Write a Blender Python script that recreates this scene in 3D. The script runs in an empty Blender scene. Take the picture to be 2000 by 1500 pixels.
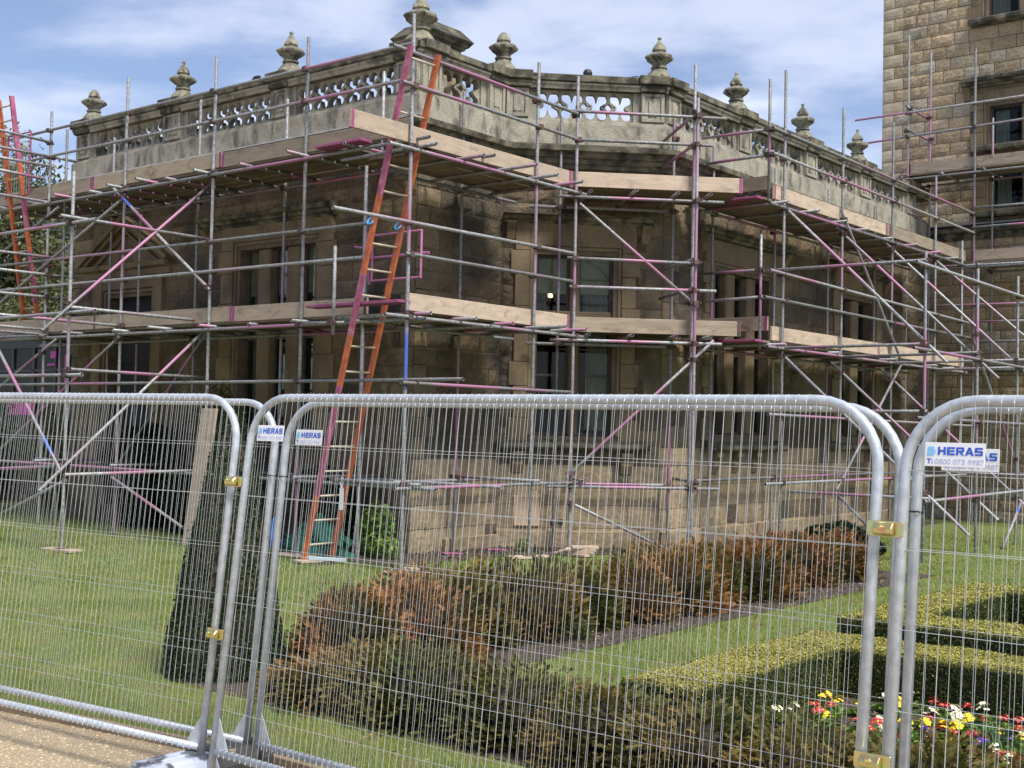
import bpy, bmesh, math, random
import numpy as np
from mathutils import Vector, Matrix

# ------------------------------------------------------------------ camera, sky, sun, exposure
SC = bpy.context.scene
COL = SC.collection
RN = random.Random(11)
NP = np.random.default_rng(5)
F_PX, PITCH, ROLL, AZ, EYE = 2450.0, math.radians(1.89), math.radians(1.235), math.radians(39.2), 1.9
cd = bpy.data.cameras.new('camera'); cam = bpy.data.objects.new('camera', cd); COL.objects.link(cam)
cd.sensor_width = 36.0; cd.lens = 36.0 * F_PX / 2000.0; cd.clip_start = 0.05; cd.clip_end = 3000
cam.matrix_world = (Matrix.Translation((0, 0, EYE)) @ Matrix.Rotation(math.radians(90) + PITCH, 4, 'X')
                    @ Matrix.Rotation(ROLL, 4, 'Z'))
SC.camera = cam
SUN_EL, SUN_AZ = math.radians(57), math.radians(143)
w = bpy.data.worlds.new('World'); SC.world = w; w.use_nodes = True
nt = w.node_tree; nt.nodes.clear()
wo = nt.nodes.new('ShaderNodeOutputWorld'); bg = nt.nodes.new('ShaderNodeBackground')
sky = nt.nodes.new('ShaderNodeTexSky'); sky.sky_type = 'NISHITA'; sky.sun_disc = False
sky.sun_elevation = SUN_EL; sky.sun_rotation = SUN_AZ; sky.air_density = 1.0; sky.dust_density = 0.6; sky.ozone_density = 2.2
bg.inputs['Strength'].default_value = 0.06
tc = nt.nodes.new('ShaderNodeTexCoord'); sx = nt.nodes.new('ShaderNodeSeparateXYZ')
nt.links.new(tc.outputs['Generated'], sx.inputs[0])
def wm(op, a, b=None, c=None):
    n = nt.nodes.new('ShaderNodeMath'); n.operation = op
    for i, v in enumerate((a, b, c)):
        if v is None: continue
        if isinstance(v, (int, float)): n.inputs[i].default_value = v
        else: nt.links.new(v, n.inputs[i])
    return n.outputs[0]
zz = wm('ADD', wm('MAXIMUM', sx.outputs[2], 0.0), 0.16)
cx = nt.nodes.new('ShaderNodeCombineXYZ')
nt.links.new(wm('DIVIDE', sx.outputs[0], zz), cx.inputs[0]); nt.links.new(wm('DIVIDE', sx.outputs[1], zz), cx.inputs[1])
def wnoise(scale, detail, rough, off, dist=0.0):
    mp = nt.nodes.new('ShaderNodeMapping'); mp.inputs['Location'].default_value = off
    nt.links.new(cx.outputs[0], mp.inputs[0])
    n = nt.nodes.new('ShaderNodeTexNoise'); n.inputs['Scale'].default_value = scale; n.inputs['Detail'].default_value = detail
    n.inputs['Roughness'].default_value = rough; n.inputs['Distortion'].default_value = dist
    nt.links.new(mp.outputs[0], n.inputs['Vector']); return n.outputs[0]
def wramp(v, a, b):
    r = nt.nodes.new('ShaderNodeMapRange'); r.inputs[1].default_value = a; r.inputs[2].default_value = b; r.clamp = True
    r.interpolation_type = 'SMOOTHSTEP'; nt.links.new(v, r.inputs[0]); return r.outputs[0]
thin = wramp(wnoise(1.5, 8, 0.55, (3.1, 1.7, 0), 0.25), 0.45, 0.66)
thick = wramp(wnoise(0.9, 6, 0.5, (8.3, 4.4, 0)), 0.52, 0.64)
cloud = wm('MAXIMUM', wm('MULTIPLY', thin, 0.45), wm('MULTIPLY', thick, 0.80))
cloud = wm('MAXIMUM', wm('ADD', cloud, 0.09), wm('MULTIPLY', wramp(sx.outputs[2], 0.16, 0.03), 0.35))
mx = nt.nodes.new('ShaderNodeMix'); mx.data_type = 'RGBA'
tint = nt.nodes.new('ShaderNodeMix'); tint.data_type = 'RGBA'; tint.blend_type = 'MULTIPLY'; tint.inputs['Factor'].default_value = 1
nt.links.new(sky.outputs[0], tint.inputs['A']); tint.inputs['B'].default_value = (1.14, 1.13, 1.27, 1)
nt.links.new(cloud, mx.inputs['Factor']); nt.links.new(tint.outputs['Result'], mx.inputs['A'])
mx.inputs['B'].default_value = (9.3, 9.7, 11.0, 1)
nt.links.new(mx.outputs['Result'], bg.inputs['Color']); nt.links.new(bg.outputs[0], wo.inputs['Surface'])
sl = bpy.data.lights.new('sun', 'SUN'); sl.energy = 3.0; sl.angle = math.radians(20); sl.color = (1.0, 0.95, 0.86)
so = bpy.data.objects.new('sun', sl); COL.objects.link(so)
sd = Vector((math.sin(SUN_AZ) * math.cos(SUN_EL), math.cos(SUN_AZ) * math.cos(SUN_EL), math.sin(SUN_EL)))
so.rotation_euler = sd.to_track_quat('Z', 'Y').to_euler(); so.location = sd * 60
SC.view_settings.view_transform = 'Standard'; SC.view_settings.look = 'None'; SC.view_settings.gamma = 1
SC.view_settings.exposure = 0.98; SC.view_settings.use_curve_mapping = False

# ------------------------------------------------------------------ frames and helpers
DA = Vector((-math.cos(AZ), math.sin(AZ), 0)); DB = Vector((math.sin(AZ), math.cos(AZ), 0))   # the two axes of the house
UP = Vector((0, 0, 1))
def W(p, q, z=0.0): return DA * p + DB * q + UP * z
def frame(p, q, u, v, z=0.0):
    """local x = u (right, seen from outside), local y = v (into the wall), z up; u and v are (p, q) directions"""
    U = (DA * u[0] + DB * u[1]).normalized(); V = (DA * v[0] + DB * v[1]).normalized(); O = W(p, q, z)
    return Matrix(((U.x, V.x, 0, O.x), (U.y, V.y, 0, O.y), (0, 0, 1, O.z), (0, 0, 0, 1)))
WM = {}
def link(o, parent=None, M=None):
    M = M or Matrix.Identity(4); COL.objects.link(o); WM[o.name] = M
    if parent is not None:
        o.parent = parent; o.matrix_basis = WM[parent.name].inverted() @ M
    else: o.matrix_basis = M
    return o
def tag(o, label=None, cat=None, group=None, kind=None):
    if label: o['label'] = label
    if cat: o['category'] = cat
    if group: o['group'] = group
    if kind: o['kind'] = kind
    return o
def empty(name, M, label, cat, group=None):
    o = bpy.data.objects.new(name, None); o.empty_display_size = 0.2; link(o, None, M); return tag(o, label, cat, group)
def put(name, me, mat, parent=None, M=None, color=None):
    o = bpy.data.objects.new(name, me)
    if mat is not None and not me.materials: me.materials.append(mat)
    if color: o.color = color
    return link(o, parent, M)
def T(x, y, z): return Matrix.Translation((x, y, z))
def S(x, y, z): return Matrix.Diagonal((x, y, z, 1))
def RZ(a): return Matrix.Rotation(a, 4, 'Z')
class MB:
    def __init__(s): s.v = []; s.f = []
    def add(s, vs, fs):
        n = len(s.v); s.v += [tuple(v) for v in vs]; s.f += [tuple(i + n for i in f) for f in fs]; return s
    def box(s, x0, x1, y0, y1, z0, z1, M=None):
        vs = [Vector((x, y, z)) for x in (x0, x1) for y in (y0, y1) for z in (z0, z1)]
        if M: vs = [M @ v for v in vs]
        return s.add(vs, [(0, 1, 3, 2), (4, 6, 7, 5), (0, 4, 5, 1), (2, 3, 7, 6), (0, 2, 6, 4), (1, 5, 7, 3)])
    def tube(s, pts, r, n=10, closed=False, cap=True):
        pts = [Vector(p) for p in pts]; k = len(pts); rings = []
        t0 = (pts[1] - pts[0]).normalized(); a = Vector((0, 0, 1)) if abs(t0.z) < 0.9 else Vector((1, 0, 0)); prev = t0.cross(a).normalized()
        for i, p in enumerate(pts):
            t = (pts[(i + 1) % k] - pts[i - 1]) if (closed or 0 < i < k - 1) else (pts[1] - pts[0] if i == 0 else pts[-1] - pts[-2])
            t.normalize(); prev = (prev - t * prev.dot(t)).normalized(); b = t.cross(prev); rr = r if isinstance(r, (int, float)) else r[i]
            rings.append([p + (prev * math.cos(j * 2 * math.pi / n) + b * math.sin(j * 2 * math.pi / n)) * rr for j in range(n)])
        vs = [v for g in rings for v in g]; fs = []
        for i in range(k if closed else k - 1):
            A, B = i * n, ((i + 1) % k) * n
            fs += [(A + j, A + (j + 1) % n, B + (j + 1) % n, B + j) for j in range(n)]
        if cap and not closed: fs += [tuple(range(n - 1, -1, -1)), tuple((k - 1) * n + j for j in range(n))]
        return s.add(vs, fs)
    def lathe(s, prof, n=12, M=None, rad=None):
        """prof: (r, z); rad(i, j): multiplier on the radius of ring i at segment j"""
        vs = []
        for i, (r, z) in enumerate(prof):
            for j in range(n):
                a = 2 * math.pi * j / n; m = rad(i, j) if rad else 1
                v = Vector((r * m * math.cos(a), r * m * math.sin(a), z)); vs.append(M @ v if M else v)
        fs = [(i * n + j, i * n + (j + 1) % n, (i + 1) * n + (j + 1) % n, (i + 1) * n + j) for i in range(len(prof) - 1) for j in range(n)]
        fs.append(tuple((len(prof) - 1) * n + j for j in range(n)))
        return s.add(vs, fs)
    def prism(s, poly, y0, y1, M=None):
        """poly: (x, z) outline, extruded along y"""
        n = len(poly); vs = [Vector((x, y0, z)) for x, z in poly] + [Vector((x, y1, z)) for x, z in poly]
        if M: vs = [M @ v for v in vs]
        return s.add(vs, [tuple(range(n)), tuple(range(2 * n - 1, n - 1, -1))] + [(i, (i + 1) % n, n + (i + 1) % n, n + i) for i in range(n)])
    def mesh(s, name, smooth=False, bevel=0.0):
        me = bpy.data.meshes.new(name); me.from_pydata(s.v, [], s.f)
        b = bmesh.new(); b.from_mesh(me); bmesh.ops.recalc_face_normals(b, faces=b.faces)
        if bevel: bmesh.ops.bevel(b, geom=[e for e in b.edges if len(e.link_faces) == 2 and e.calc_face_angle() > 0.6], offset=bevel, segments=1, affect='EDGES', clamp_overlap=True)
        b.to_mesh(me); b.free()
        if smooth: me.polygons.foreach_set('use_smooth', [True] * len(me.polygons))
        return me
    def put(s, name, mat, parent=None, M=None, smooth=False, bevel=0.0, color=None): return put(name, s.mesh(name, smooth, bevel), mat, parent, M, color)
def np_mesh(name, verts, faces, mat, smooth=False):
    """verts (N,3), faces (M,k) all of one size"""
    me = bpy.data.meshes.new(name); n, (m, k) = len(verts), faces.shape
    me.vertices.add(n); me.vertices.foreach_set('co', np.ascontiguousarray(verts, dtype=np.float32).ravel())
    me.loops.add(m * k); me.loops.foreach_set('vertex_index', np.ascontiguousarray(faces, dtype=np.int32).ravel())
    me.polygons.add(m); me.polygons.foreach_set('loop_start', np.arange(0, m * k, k, dtype=np.int32))
    me.polygons.foreach_set('loop_total', np.full(m, k, dtype=np.int32))
    me.update(calc_edges=True); me.validate()
    if mat: me.materials.append(mat)
    return me
def eval_mesh(curve):
    o = bpy.data.objects.new('outline', curve); COL.objects.link(o)
    bpy.context.view_layer.update()
    me = bpy.data.meshes.new_from_object(o.evaluated_get(bpy.context.evaluated_depsgraph_get()))
    bpy.data.objects.remove(o); return me

# ------------------------------------------------------------------ materials
def mat(name, cols, scale=4.0, rough=0.8, metal=0.0, detail=6.0, bump=0.0, bscale=None, bdist=0.01, obj=0.0, isl=0.0, stretch=(1, 1, 1), lo=0.35, hi=0.65,
        soot=None, top=None, spec=0.5, trans=0.0, coord='pos', grain=0.0, tint=None):
    """cols mixed by noise; obj/isl: brightness spread per object/per loose piece; soot: (colour, scale, lo, hi, stretch) a second
    stain layer; top: (colour) on upward faces of weathered stone (moss and soot that has settled there)"""
    m = bpy.data.materials.new(name); m.use_nodes = True; t = m.node_tree; P = t.nodes['Principled BSDF']; L = t.links.new
    def node(k): return t.nodes.new(k)
    if coord == 'pos': src = node('ShaderNodeNewGeometry').outputs['Position']
    else: src = node('ShaderNodeTexCoord').outputs['Object']
    def noise(sc, det, st=(1, 1, 1), dist=0.0):
        mp = node('ShaderNodeMapping'); mp.inputs['Scale'].default_value = st; L(src, mp.inputs[0])
        n = node('ShaderNodeTexNoise'); n.inputs['Scale'].default_value = sc; n.inputs['Detail'].default_value = det; n.inputs['Distortion'].default_value = dist
        L(mp.outputs[0], n.inputs['Vector']); return n.outputs[0]
    def rng(v, a, b, c=0.0, d=1.0):
        r = node('ShaderNodeMapRange'); r.clamp = True
        for i, x in zip((1, 2, 3, 4), (a, b, c, d)): r.inputs[i].default_value = x
        L(v, r.inputs[0]); return r.outputs[0]
    def mix(f, a, b, bt='MIX'):
        n = node('ShaderNodeMix'); n.data_type = 'RGBA'; n.blend_type = bt
        for key, v in (('Factor', f), ('A', a), ('B', b)):
            if isinstance(v, (int, float)): n.inputs[key].default_value = v
            elif isinstance(v, tuple): n.inputs[key].default_value = (*v, 1)
            else: L(v, n.inputs[key])
        return n.outputs['Result']
    c = cols[0]; f = noise(scale, detail, stretch, 0.3)
    if len(cols) > 1: c = mix(rng(f, lo, hi), cols[0], cols[1])
    if len(cols) > 2: c = mix(rng(noise(scale * 2.7, detail, stretch), 0.5, 0.68), c, cols[2])
    if obj or isl:
        rv = node('ShaderNodeObjectInfo').outputs['Random'] if obj else node('ShaderNodeNewGeometry').outputs['Random Per Island']
        k = obj or isl; g = node('ShaderNodeHueSaturation')
        L(rng(rv, 0, 1, 1 - k, 1 + k), g.inputs['Value']); L(rng(rv, 0, 1, 0.5 + 0.025 * k, 0.5 - 0.02 * k), g.inputs['Hue'])
        if isinstance(c, tuple): g.inputs['Color'].default_value = (*c, 1)
        else: L(c, g.inputs['Color'])
        c = g.outputs[0]
        if tint: # some pieces are of another stone
            fr = node('ShaderNodeMath'); fr.operation = 'FRACT'; mu = node('ShaderNodeMath'); mu.operation = 'MULTIPLY'; mu.inputs[1].default_value = 7.31
            L(rv, mu.inputs[0]); L(mu.outputs[0], fr.inputs[0]); c = mix(rng(fr.outputs[0], 0.6, 0.95, 0, 0.75), c, tint)
    if soot: c = mix(rng(noise(soot[1], 7, soot[4], 0.6), soot[2], soot[3], 0, 0.9), c, soot[0])
    if top:
        sn = node('ShaderNodeSeparateXYZ'); L(node('ShaderNodeNewGeometry').outputs['Normal'], sn.inputs[0])
        mm = node('ShaderNodeMath'); mm.operation = 'MULTIPLY'; L(rng(sn.outputs[2], 0.3, 0.9), mm.inputs[0]); L(rng(noise(6, 6), 0.3, 0.6, 0.5, 1), mm.inputs[1])
        c = mix(mm.outputs[0], c, top)
    if grain: c = mix(grain, c, rng(noise((bscale or scale) * 1.7, 8), 0.25, 0.75, 0.25, 1.5), 'MULTIPLY')
    if isinstance(c, tuple): P.inputs['Base Color'].default_value = (*c, 1)
    else: L(c, P.inputs['Base Color'])
    P.inputs['Roughness'].default_value = rough; P.inputs['Metallic'].default_value = metal; P.inputs['Specular IOR Level'].default_value = spec
    if bump:
        b = node('ShaderNodeBump'); b.inputs['Strength'].default_value = bump; b.inputs['Distance'].default_value = bdist
        L(noise(bscale or scale, 8), b.inputs['Height']); L(b.outputs[0], P.inputs['Normal'])
    if trans:
        tr = node('ShaderNodeBsdfTranslucent'); ms = node('ShaderNodeMixShader'); ms.inputs[0].default_value = trans
        if isinstance(c, tuple): tr.inputs[0].default_value = (*c, 1)
        else: L(c, tr.inputs[0])
        L(P.outputs[0], ms.inputs[1]); L(tr.outputs[0], ms.inputs[2]); L(ms.outputs[0], t.nodes['Material Output'].inputs[0])
    return m
SOOT = (0.045, 0.04, 0.033)
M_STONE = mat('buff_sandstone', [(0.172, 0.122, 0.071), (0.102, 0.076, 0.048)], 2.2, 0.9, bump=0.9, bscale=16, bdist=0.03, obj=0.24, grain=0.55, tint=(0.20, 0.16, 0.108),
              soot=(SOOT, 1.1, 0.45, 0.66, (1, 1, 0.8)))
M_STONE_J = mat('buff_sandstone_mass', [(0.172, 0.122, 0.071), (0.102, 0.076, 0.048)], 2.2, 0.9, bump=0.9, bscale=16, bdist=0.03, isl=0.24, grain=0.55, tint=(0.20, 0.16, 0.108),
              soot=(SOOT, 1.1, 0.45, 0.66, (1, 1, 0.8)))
M_WQUOIN = mat('wing_quoin_stone', [(0.21, 0.16, 0.098), (0.14, 0.11, 0.072)], 3, 0.88, bump=0.5, bscale=25, bdist=0.012, obj=0.15, grain=0.45, soot=((0.05, 0.043, 0.034), 1.3, 0.50, 0.70, (1, 1, 0.6)))
M_LOW = mat('sunlit_dressed_stone', [(0.345, 0.265, 0.16), (0.235, 0.18, 0.115)], 1.8, 0.9, bump=0.9, bscale=9, bdist=0.03, obj=0.1, grain=0.4, soot=((0.13, 0.10, 0.07), 1.4, 0.52, 0.74, (1, 1, 0.8)))  # smoother low courses, with the sunlight on them put into the paler colour
M_TSTONE = mat('tower_sandstone', [(0.46, 0.35, 0.215), (0.33, 0.25, 0.155)], 1.6, 0.9, bump=0.8, bscale=13, bdist=0.03, obj=0.12, grain=0.5, tint=(0.45, 0.40, 0.31),
              soot=((0.10, 0.085, 0.06), 0.9, 0.56, 0.76, (1, 1, 0.7)))
M_TSTONE_J = mat('tower_sandstone_mass', [(0.46, 0.35, 0.215), (0.33, 0.25, 0.155)], 1.6, 0.9, bump=0.8, bscale=13, bdist=0.03, isl=0.12, grain=0.5, tint=(0.45, 0.40, 0.31))
M_QUOIN = mat('dressed_sandstone', [(0.40, 0.32, 0.205), (0.29, 0.23, 0.15)], 3, 0.85, bump=0.35, bscale=25, bdist=0.01, obj=0.12, grain=0.35, soot=((0.12, 0.10, 0.075), 1.3, 0.55, 0.75, (1, 1, 0.5)))
M_TQUOIN = mat('pale_tower_quoin', [(0.50, 0.42, 0.30), (0.40, 0.33, 0.235)], 3, 0.85, bump=0.35, bscale=25, bdist=0.01, obj=0.12, grain=0.3, soot=((0.20, 0.17, 0.13), 1.3, 0.55, 0.75, (1, 1, 0.5)))
M_TRIM = mat('window_sandstone', [(0.235, 0.175, 0.102), (0.165, 0.122, 0.074)], 2.5, 0.85, bump=0.3, bscale=25, bdist=0.01, grain=0.35, soot=(SOOT, 1.6, 0.56, 0.74, (1.5, 1.5, 0.4)))
M_MORTAR = mat('lime_mortar', [(0.17, 0.13, 0.085), (0.11, 0.085, 0.058)], 8, 0.95, bump=0.5, bscale=40, bdist=0.008)
M_PARA = mat('weathered_parapet_stone', [(0.39, 0.362, 0.29), (0.28, 0.258, 0.205)], 3.5, 0.92, bump=0.6, bscale=30, bdist=0.012, grain=0.5,
             soot=((0.075, 0.070, 0.055), 2.6, 0.50, 0.68, (1.7, 1.7, 0.75)), top=(0.07, 0.068, 0.05))
M_COPE = mat('sooty_coping_stone', [(0.23, 0.205, 0.14), (0.085, 0.08, 0.062)], 5, 0.95, bump=0.7, bscale=35, bdist=0.012, grain=0.6, soot=((0.03, 0.03, 0.024), 4, 0.45, 0.62, (1, 1, 1)), top=(0.05, 0.05, 0.036))
M_FIN = mat('finial_stone', [(0.36, 0.335, 0.25), (0.17, 0.16, 0.125)], 9, 0.95, bump=0.8, bscale=45, bdist=0.01, grain=0.5, soot=((0.045, 0.045, 0.036), 7, 0.5, 0.64, (1, 1, 0.7)), top=(0.10, 0.10, 0.06))
M_WOOD = mat('scaffold_board_timber', [(0.38, 0.305, 0.225), (0.28, 0.225, 0.165)], 2.2, 0.8, stretch=(1, 1, 7), bump=0.25, bscale=40, bdist=0.004, obj=0.2, grain=0.3, soot=((0.20, 0.155, 0.115), 3.5, 0.56, 0.72, (1, 1, 2)), tint=(0.50, 0.40, 0.26))
M_DECK = mat('dark_deck_timber', [(0.20, 0.155, 0.11), (0.13, 0.10, 0.075)], 2.2, 0.85, stretch=(1, 1, 7), bump=0.25, bscale=40, bdist=0.004, obj=0.25, grain=0.3)  # the same boards as the toe boards in a darker colour
M_PALEWOOD = mat('new_pale_timber', [(0.52, 0.41, 0.31), (0.42, 0.33, 0.25)], 3, 0.78, stretch=(1, 1, 6), obj=0.12, grain=0.3, bump=0.2, bscale=40, bdist=0.004, soot=((0.30, 0.235, 0.18), 4.5, 0.54, 0.72, (1, 1, 2)))
M_PINK = mat('pink_marking_paint', [(0.33, 0.085, 0.19), (0.25, 0.06, 0.145)], 9, 0.6, grain=0.3)
M_LPINK = mat('faded_raspberry_paint', [(0.40, 0.10, 0.19), (0.33, 0.075, 0.15), (0.44, 0.17, 0.22)], 5, 0.6, grain=0.5, soot=((0.34, 0.10, 0.06), 6, 0.60, 0.72, (1, 1, 1)))
M_ORANGE = mat('orange_ladder_paint', [(0.56, 0.135, 0.04), (0.42, 0.095, 0.035), (0.50, 0.17, 0.08)], 6, 0.55, grain=0.5, soot=((0.30, 0.13, 0.08), 9, 0.62, 0.72, (1, 1, .4)))
M_RUNG = mat('ladder_rung_timber', [(0.50, 0.44, 0.33)], 5, 0.6, grain=0.3)
M_GLASS = bpy.data.materials.new('window_glass'); M_GLASS.use_nodes = True
def _glass():
    t = M_GLASS.node_tree; t.nodes.clear(); o = t.nodes.new('ShaderNodeOutputMaterial'); ms = t.nodes.new('ShaderNodeMixShader')
    a = t.nodes.new('ShaderNodeBsdfTransparent'); a.inputs[0].default_value = (0.75, 0.8, 0.78, 1); g = t.nodes.new('ShaderNodeBsdfGlossy'); g.inputs['Roughness'].default_value = 0.03
    fr = t.nodes.new('ShaderNodeFresnel'); fr.inputs[0].default_value = 1.5
    nz = t.nodes.new('ShaderNodeTexNoise'); nz.inputs['Scale'].default_value = 3; b = t.nodes.new('ShaderNodeBump'); b.inputs['Strength'].default_value = 0.12; b.inputs['Distance'].default_value = 0.02
    t.links.new(nz.outputs[0], b.inputs['Height']); t.links.new(b.outputs[0], g.inputs['Normal'])
    fm = t.nodes.new('ShaderNodeMath'); fm.operation = 'MULTIPLY'; fm.inputs[1].default_value = 0.4; t.links.new(fr.outputs[0], fm.inputs[0]); t.links.new(fm.outputs[0], ms.inputs[0]); t.links.new(a.outputs[0], ms.inputs[1]); t.links.new(g.outputs[0], ms.inputs[2]); t.links.new(ms.outputs[0], o.inputs[0])
_glass()
M_DGLASS = mat('dark_glass', [(0.012, 0.014, 0.014)], rough=0.25, spec=0.12)
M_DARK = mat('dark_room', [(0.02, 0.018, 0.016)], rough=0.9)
M_FRAMEW = mat('window_joinery', [(0.10, 0.085, 0.07), (0.06, 0.05, 0.04)], 8, 0.6)
M_BLIND = mat('linen_blind', [(0.55, 0.45, 0.31), (0.46, 0.38, 0.26)], 6, 0.85)
M_CURT = mat('pale_curtain', [(0.46, 0.43, 0.37), (0.36, 0.335, 0.285)], 5, 0.85)
M_LEAD = mat('lead_sheet', [(0.33, 0.36, 0.39), (0.22, 0.24, 0.26)], 6, 0.5, grain=0.3)
M_FLASH = mat('white_flashing', [(0.55, 0.55, 0.54), (0.38, 0.37, 0.35)], 5, 0.6)
M_BLACK = mat('black_plastic', [(0.015, 0.015, 0.017)], rough=0.5)
M_COUP = mat('rusty_coupler_steel', [(0.05, 0.035, 0.03), (0.11, 0.085, 0.08), (0.16, 0.035, 0.045)], 7, 0.65, metal=0.2, obj=0.3, coord='pos')
M_GALV = mat('galvanised_fence_steel', [(0.55, 0.59, 0.63), (0.41, 0.45, 0.49)], 22, 0.36, metal=0.32, bump=0.08, bscale=60, bdist=0.002, grain=0.12)
M_WIRE = mat('galvanised_wire', [(0.58, 0.60, 0.60), (0.46, 0.48, 0.48)], 15, 0.45, metal=0.35)
M_GOLD = mat('passivated_clamp', [(0.72, 0.55, 0.22), (0.55, 0.62, 0.25), (0.70, 0.40, 0.28)], 14, 0.28, metal=0.9)
M_SIGN = mat('white_sign_board', [(0.78, 0.79, 0.82)], rough=0.45)
M_SBLUE = mat('sign_blue_print', [(0.03, 0.10, 0.55)], rough=0.5)
M_SCYAN = mat('sign_cyan_print', [(0.20, 0.55, 0.85)], rough=0.5)
M_SGREY = mat('sign_pale_print', [(0.50, 0.54, 0.70)], rough=0.5)

def tube_material():
    m = bpy.data.materials.new('scaffold_tube_steel'); m.use_nodes = True; t = m.node_tree; P = t.nodes['Principled BSDF']; L = t.links.new
    N = t.nodes.new
    def M(op, a, b=None):
        n = N('ShaderNodeMath'); n.operation = op
        for i, v in enumerate((a, b)):
            if v is None: continue
            if isinstance(v, (int, float)): n.inputs[i].default_value = v
            else: L(v, n.inputs[i])
        return n.outputs[0]
    oi = N('ShaderNodeObjectInfo'); sc = N('ShaderNodeSeparateColor'); L(oi.outputs['Color'], sc.inputs[0])
    tcn = N('ShaderNodeTexCoord'); sz = N('ShaderNodeSeparateXYZ'); L(tcn.outputs['Generated'], sz.inputs[0])
    pos = N('ShaderNodeNewGeometry').outputs['Position']
    def noise(s, d=5):
        n = N('ShaderNodeTexNoise'); n.inputs['Scale'].default_value = s; n.inputs['Detail'].default_value = d; L(pos, n.inputs['Vector']); return n.outputs[0]
    fine, mid = noise(28), noise(6)
    jit = M('MULTIPLY', M('SUBTRACT', mid, 0.5), 0.10)
    def patch(c, h, soft):
        d = M('SUBTRACT', h, M('ABSOLUTE', M('SUBTRACT', M('ADD', sz.outputs[2], jit), c)))
        r = N('ShaderNodeMapRange'); r.inputs[1].default_value = 0; r.inputs[2].default_value = soft; r.clamp = True; L(d, r.inputs[0]); return r.outputs[0]
    def mix(f, a, b, bt='MIX'):
        n = N('ShaderNodeMix'); n.data_type = 'RGBA'; n.blend_type = bt
        for k, v in (('Factor', f), ('A', a), ('B', b)):
            if isinstance(v, (int, float)): n.inputs[k].default_value = v
            elif isinstance(v, tuple): n.inputs[k].default_value = (*v, 1)
            else: L(v, n.inputs[k])
        return n.outputs['Result']
    def rng(v, a, b, c=0.0, d=1.0):
        r = N('ShaderNodeMapRange'); r.clamp = True
        for i, x in zip((1, 2, 3, 4), (a, b, c, d)): r.inputs[i].default_value = x
        L(v, r.inputs[0]); return r.outputs[0]
    base = mix(rng(fine, 0.35, 0.65), (0.17, 0.175, 0.185), (0.35, 0.355, 0.36))
    base = mix(rng(noise(3), 0.5, 0.7, 0, 0.6), base, (0.20, 0.17, 0.15))
    hv = N('ShaderNodeHueSaturation'); L(rng(oi.outputs['Random'], 0, 1, 0.7, 1.35), hv.inputs['Value']); L(base, hv.inputs['Color']); base = hv.outputs[0]
    nw = N('ShaderNodeTexNoise'); nw.noise_dimensions = '1D'; nw.inputs['Scale'].default_value = 2.2; nw.inputs['Detail'].default_value = 2
    L(M('ADD', M('MULTIPLY', oi.outputs['Random'], 90.0), sz.outputs[2]), nw.inputs['W'])
    faint = M('MULTIPLY', rng(nw.outputs[0], 0.55, 0.72), rng(fine, 0.25, 0.6, 0.25, 0.75))
    c = mix(faint, base, (0.33, 0.17, 0.26))
    strong = M('MULTIPLY', patch(sc.outputs[0], sc.outputs[1], 0.06), rng(fine, 0.2, 0.55, 0.45, 0.95))
    c = mix(strong, c, (0.38, 0.16, 0.275))
    blue = M('MULTIPLY', patch(sc.outputs[2], 0.07, 0.04), M('GREATER_THAN', sc.outputs[2], 0.01))
    c = mix(blue, c, (0.08, 0.14, 0.50))
    L(c, P.inputs['Base Color']); P.inputs['Metallic'].default_value = 0.25; P.inputs['Roughness'].default_value = 0.55
    b = N('ShaderNodeBump'); b.inputs['Strength'].default_value = 0.15; b.inputs['Distance'].default_value = 0.003; L(fine, b.inputs['Height']); L(b.outputs[0], P.inputs['Normal'])
    return m
M_TUBE = tube_material()
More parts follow.
